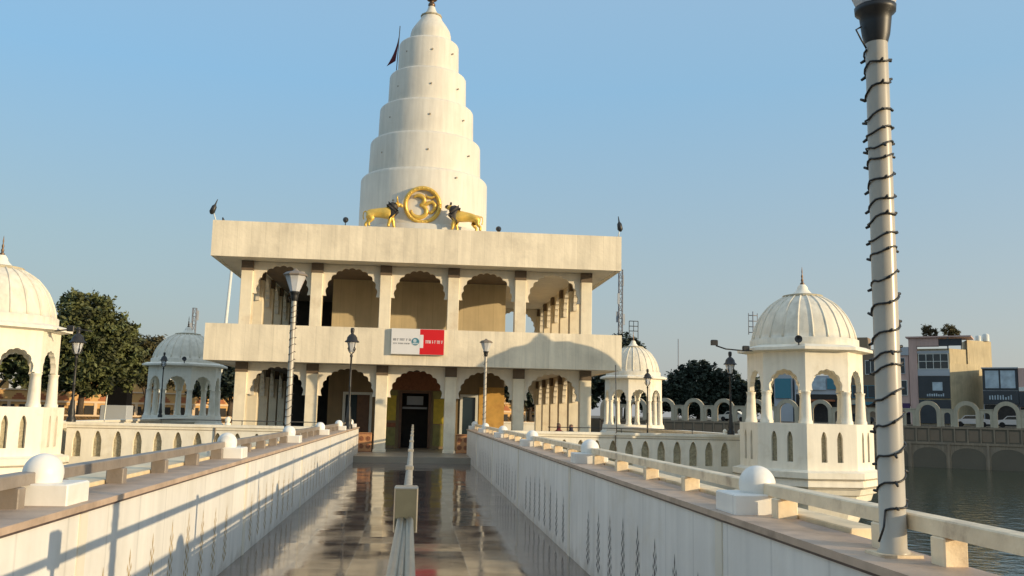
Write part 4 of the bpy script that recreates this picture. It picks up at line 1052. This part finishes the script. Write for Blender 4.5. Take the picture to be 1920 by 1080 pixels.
# brown buildings behind kiosk
h = house('brown plastered block partly behind the lamp pole and right kiosk', -8.7, 11)
hb(h,'wall',M['brown'],(-4.6,0,0,7,0,9.9)); hb(h,'roof_edge',M['conc'],(-4.7,.05,-.2,7,9.9,10.15))
window(h,-4.0,-2.6,6.8,8.6); window(h,-1.8,-.5,6.8,8.6); window(h,-3.6,-.6,3.6,5.2,M['glassd'],M['teal'],3,1)
hb(h,'shop_awning',M['teal'],(-4.5,-.1,-.9,-.01,2.6,3.0)); hb(h,'roof_hut',M['brown'],(-3.8,-1.8,2,5,10.15,12.0))
h = house('grey building with blue and white boards seen through the right kiosk', -13.6, 11)
hb(h,'wall',M['grey'],(-6.5,0,0,7,0,6.6)); hb(h,'blue_board',M['poster'],(-6.3,-2.2,-.2,-.003,4.6,6.3)); hb(h,'teal_board',M['teal'],(-2.0,-.2,-.2,-.003,4.7,6.2))
hb(h,'dark_shop',M['dark'],(-6.3,-.2,-.1,-.003,.2,4.0)); hb(h,'awning',M['terra'],(-5.5,-1.0,-1.3,-.11,3.0,3.25))
h = house('narrow teal fronted building at the edge of the big dark tree', -20.4, 11)
hb(h,'wall',M['grey'],(-2.6,0,0,6,0,7.6)); hb(h,'teal_board',M['teal'],(-2.4,-.2,-.2,-.003,3.4,6.2)); hb(h,'parapet',M['navy'],(-2.6,0,0,6,7.6,8.2))
# right hand low building
h = house('low building with two tall pale posters over a dark shop board', 3.7, 11)
hb(h,'wall',M['grey'],(0,4.0,.02,4.8,0,7.45)); hb(h,'roof_edge',M['grey'],(-.1,4.1,-.3,4.8,7.45,7.6))
hb(h,'dark_frame',M['navy'],(.0,4.0,-.06,-.003,4.7,7.4))
hb(h,'poster',M['poster'],(.3,1.85,-.1,-.062,4.95,7.2)); hb(h,'poster',M['poster'],(2.05,3.7,-.1,-.062,4.95,7.2))
hb(h,'signboard',M['navy'],(0,4.0,-.3,-.07,2.9,4.6))
b = MB(); rr = random.Random(5); x = .7
while x < 3.2: b.box(x,x+.14,-.33,-.305,3.5,3.5+rr.uniform(.3,.6)); x += .3
b.build('sign_letters', M['poster'], h)
hb(h,'shopfront',M['dark'],(.1,3.9,-.05,-.01,.1,2.8))
h = house('pink fronted low building at the right edge of the view', 7.75, 11)
hb(h,'wall',M['pink'],(0,9,0,6,0,7.5)); hb(h,'white_band',M['frame'],(0,9,-.1,-.003,4.6,5.1)); window(h,1.0,2.2,5.5,6.9); hb(h,'signboard',M['navy'],(0,9,-.3,-.11,2.6,4.5)); hb(h,'shopfront',M['dark'],(.1,8.9,-.05,-.01,.1,2.5))
for i in range(6):
    h = house(('grey','brown','pink','cream','tan','white')[i]+' fronted building further along the right bank road', 17.5+i*11, 11)
    mm = (M['grey'],M['brown'],M['pink'],M['slab'],M['conc'],M['frame'])[i]; z = (8,10,7,9,11,8)[i]
    hb(h,'wall',mm,(0,10.4,0,8,0,z)); hb(h,'shopfront',M['dark'],(.3,10,-.05,-.01,.1,2.6)); hb(h,'signboard',M['navy'],(.2,10.2,-.3,-.06,2.8,3.8))
    for k in range(3): window(h,1+3.2*k,2.8+3.2*k,z-2.8,z-1.0)
# buildings far left
for i, (x, y, w_, z, m_, l) in enumerate(((-30,128,9,9.2,M['frame'],'pale distant building above the trees left of the rear kiosk'),(-19,133,7,8.0,M['slab'],'cream distant block behind the small olive tree'),(-52,120,14,9,M['grey'],'grey distant building at the far left'),(-8,136,8,7,M['slab'],'cream distant building behind the left veranda'))):
    h = empty('distant_building', l, 'building', (x,y,1.2), .45)
    hb(h,'wall',m_,(-w_/2,w_/2,0,8,0,z)); hb(h,'roof_edge',M['grey'],(-w_/2-.1,w_/2+.1,-.1,8.1,z,z+.25))
    for k in range(int(w_/2.4)): window(h,-w_/2+.5+2.3*k,-w_/2+1.8+2.3*k,z-2.6,z-1.2)

# cars on the bank road
def car(u, v, z, label, m=None):
    root = empty('parked_car', label, 'car', L2W(u,v,1.22), RZ, group='cars on the bank road behind the arcade')
    prof = [(-2.0,.35),(-2.02,.72),(-1.7,.86),(-1.15,.92),(-.7,1.36),(.65,1.40),(1.25,.98),(1.85,.90),(2.0,.70),(2.0,.35)]
    b = MB(); n = len(prof)
    ys = (-.82,.82)
    b.add([(x,y,z_) for y in ys for x,z_ in prof], [tuple(range(n-1,-1,-1)),tuple(range(n,2*n))] + [(i,(i+1)%n,n+(i+1)%n,n+i) for i in range(n)])
    b.build('body', m or M['car'], root)
    b = MB()
    for y in (-.826,.822): b.add([(x,y,z_) for x,z_ in ((-1.0,.95),(-.66,1.28),(.6,1.32),(1.08,.97))] , [(0,1,2,3)]); 
    b.add([(-.93,-.6,1.12),(-.93,.6,1.12),(-.74,.6,1.31),(-.74,-.6,1.31)],[(0,1,2,3)])
    b.build('side_windows', M['glassd'], root)
    for x in (-1.25,1.25):
        for y in (-.84,.66):
            w_ = MB(Matrix.Translation((x,y,.32)) @ Matrix.Rotation(-PI/2,4,'X')); w_.lathe([(.31,0),(.31,.18)], (0,0,0), 16); w_.build('wheel', M['tyre'], root)
car(2.8,3.2,0,'white car behind the arcade arch nearest the lamp pole')
car(7.3,3.0,0,'white car behind the next arch towards the right edge')
car(-26.6,3.4,0,'pale car behind the arch left of the right wall lantern', M['frame'])
car(10.6,4.6,0,'white car partly hidden at the right edge of the view')
car(-10.5,4.6,0,'dark car behind the arcade near the right kiosk', M['navy'])

# masts and antennas
def lattice(x, y, z0, z1, w_, label):
    root = empty('lattice_mast', label, 'mast', (x,y,z0)); b = MB(); H = z1-z0; n = int(H/(w_*1.6))
    P = lambda k, z: (w_*.5*math.cos(PI/4+k*PI/2), w_*.5*math.sin(PI/4+k*PI/2), z)
    for k in range(4): b.tube([P(k,0),P(k,H)], .07, 4)
    for i in range(n):
        za, zb = H*i/n, H*(i+1)/n
        for k in range(4): b.tube([P(k,za),P((k+1)%4,zb)], .045, 3); b.tube([P(k,zb),P((k+1)%4,zb)], .04, 3)
    b.build('lattice', M['steelg'], root)
    a = MB()
    for z, k in ((.93,0),(.80,2),(.68,1),(.66,3)): p = P(k, H*z); a.box(p[0]*1.5-.18,p[0]*1.5+.18,p[1]*1.5-.1,p[1]*1.5+.1,p[2]-.9,p[2]+.9)
    a.build('antenna_panels', M['grey'], root)
M['steelg'] = mat('galvanised', (.22,.22,.23), .6, .1, 3)
lattice(33.8,150,1.2,26.0,.85,'grey lattice phone mast behind the right end of the temple roof')
lattice(-40.5,172,1.2,19.5,.9,'faint lattice mast above the trees on the left')
lattice(-34.5,176,1.2,17.0,.7,'second faint mast nearer the grey rear kiosk')
b = MB(); b.tube([(46.6,160,1.2),(46.6,160,15.5)], .08, 5); tag(b.build('thin_pole', M['steelg']), 'thin grey pole above the broad dark tree', 'pole')
r_ = empty('roof_antenna', 'small lattice aerial behind the left side of the right kiosk dome', 'antenna', (58.6,155,8))
b = MB(); b.tube([(0,0,-7),(0,0,12.3)], .1, 5)
for z in (8.6,9.6,10.6,11.6): b.tube([(-.8,0,z),(.8,0,z)], .08, 4)
for x in (-.8,.8): b.tube([(x,0,8.2),(x,0,12)], .07, 4)
b.build('aerial', M['steelg'], r_)
b = MB()
for i, z in enumerate((0,)): b.tube([(-24.2,120,1.2),(-24.2,120,13.2)], .10, 5)
tag(b.build('thin_pole', M['steelg']), 'thin dark pole between the left trees and the grey kiosk', 'pole')
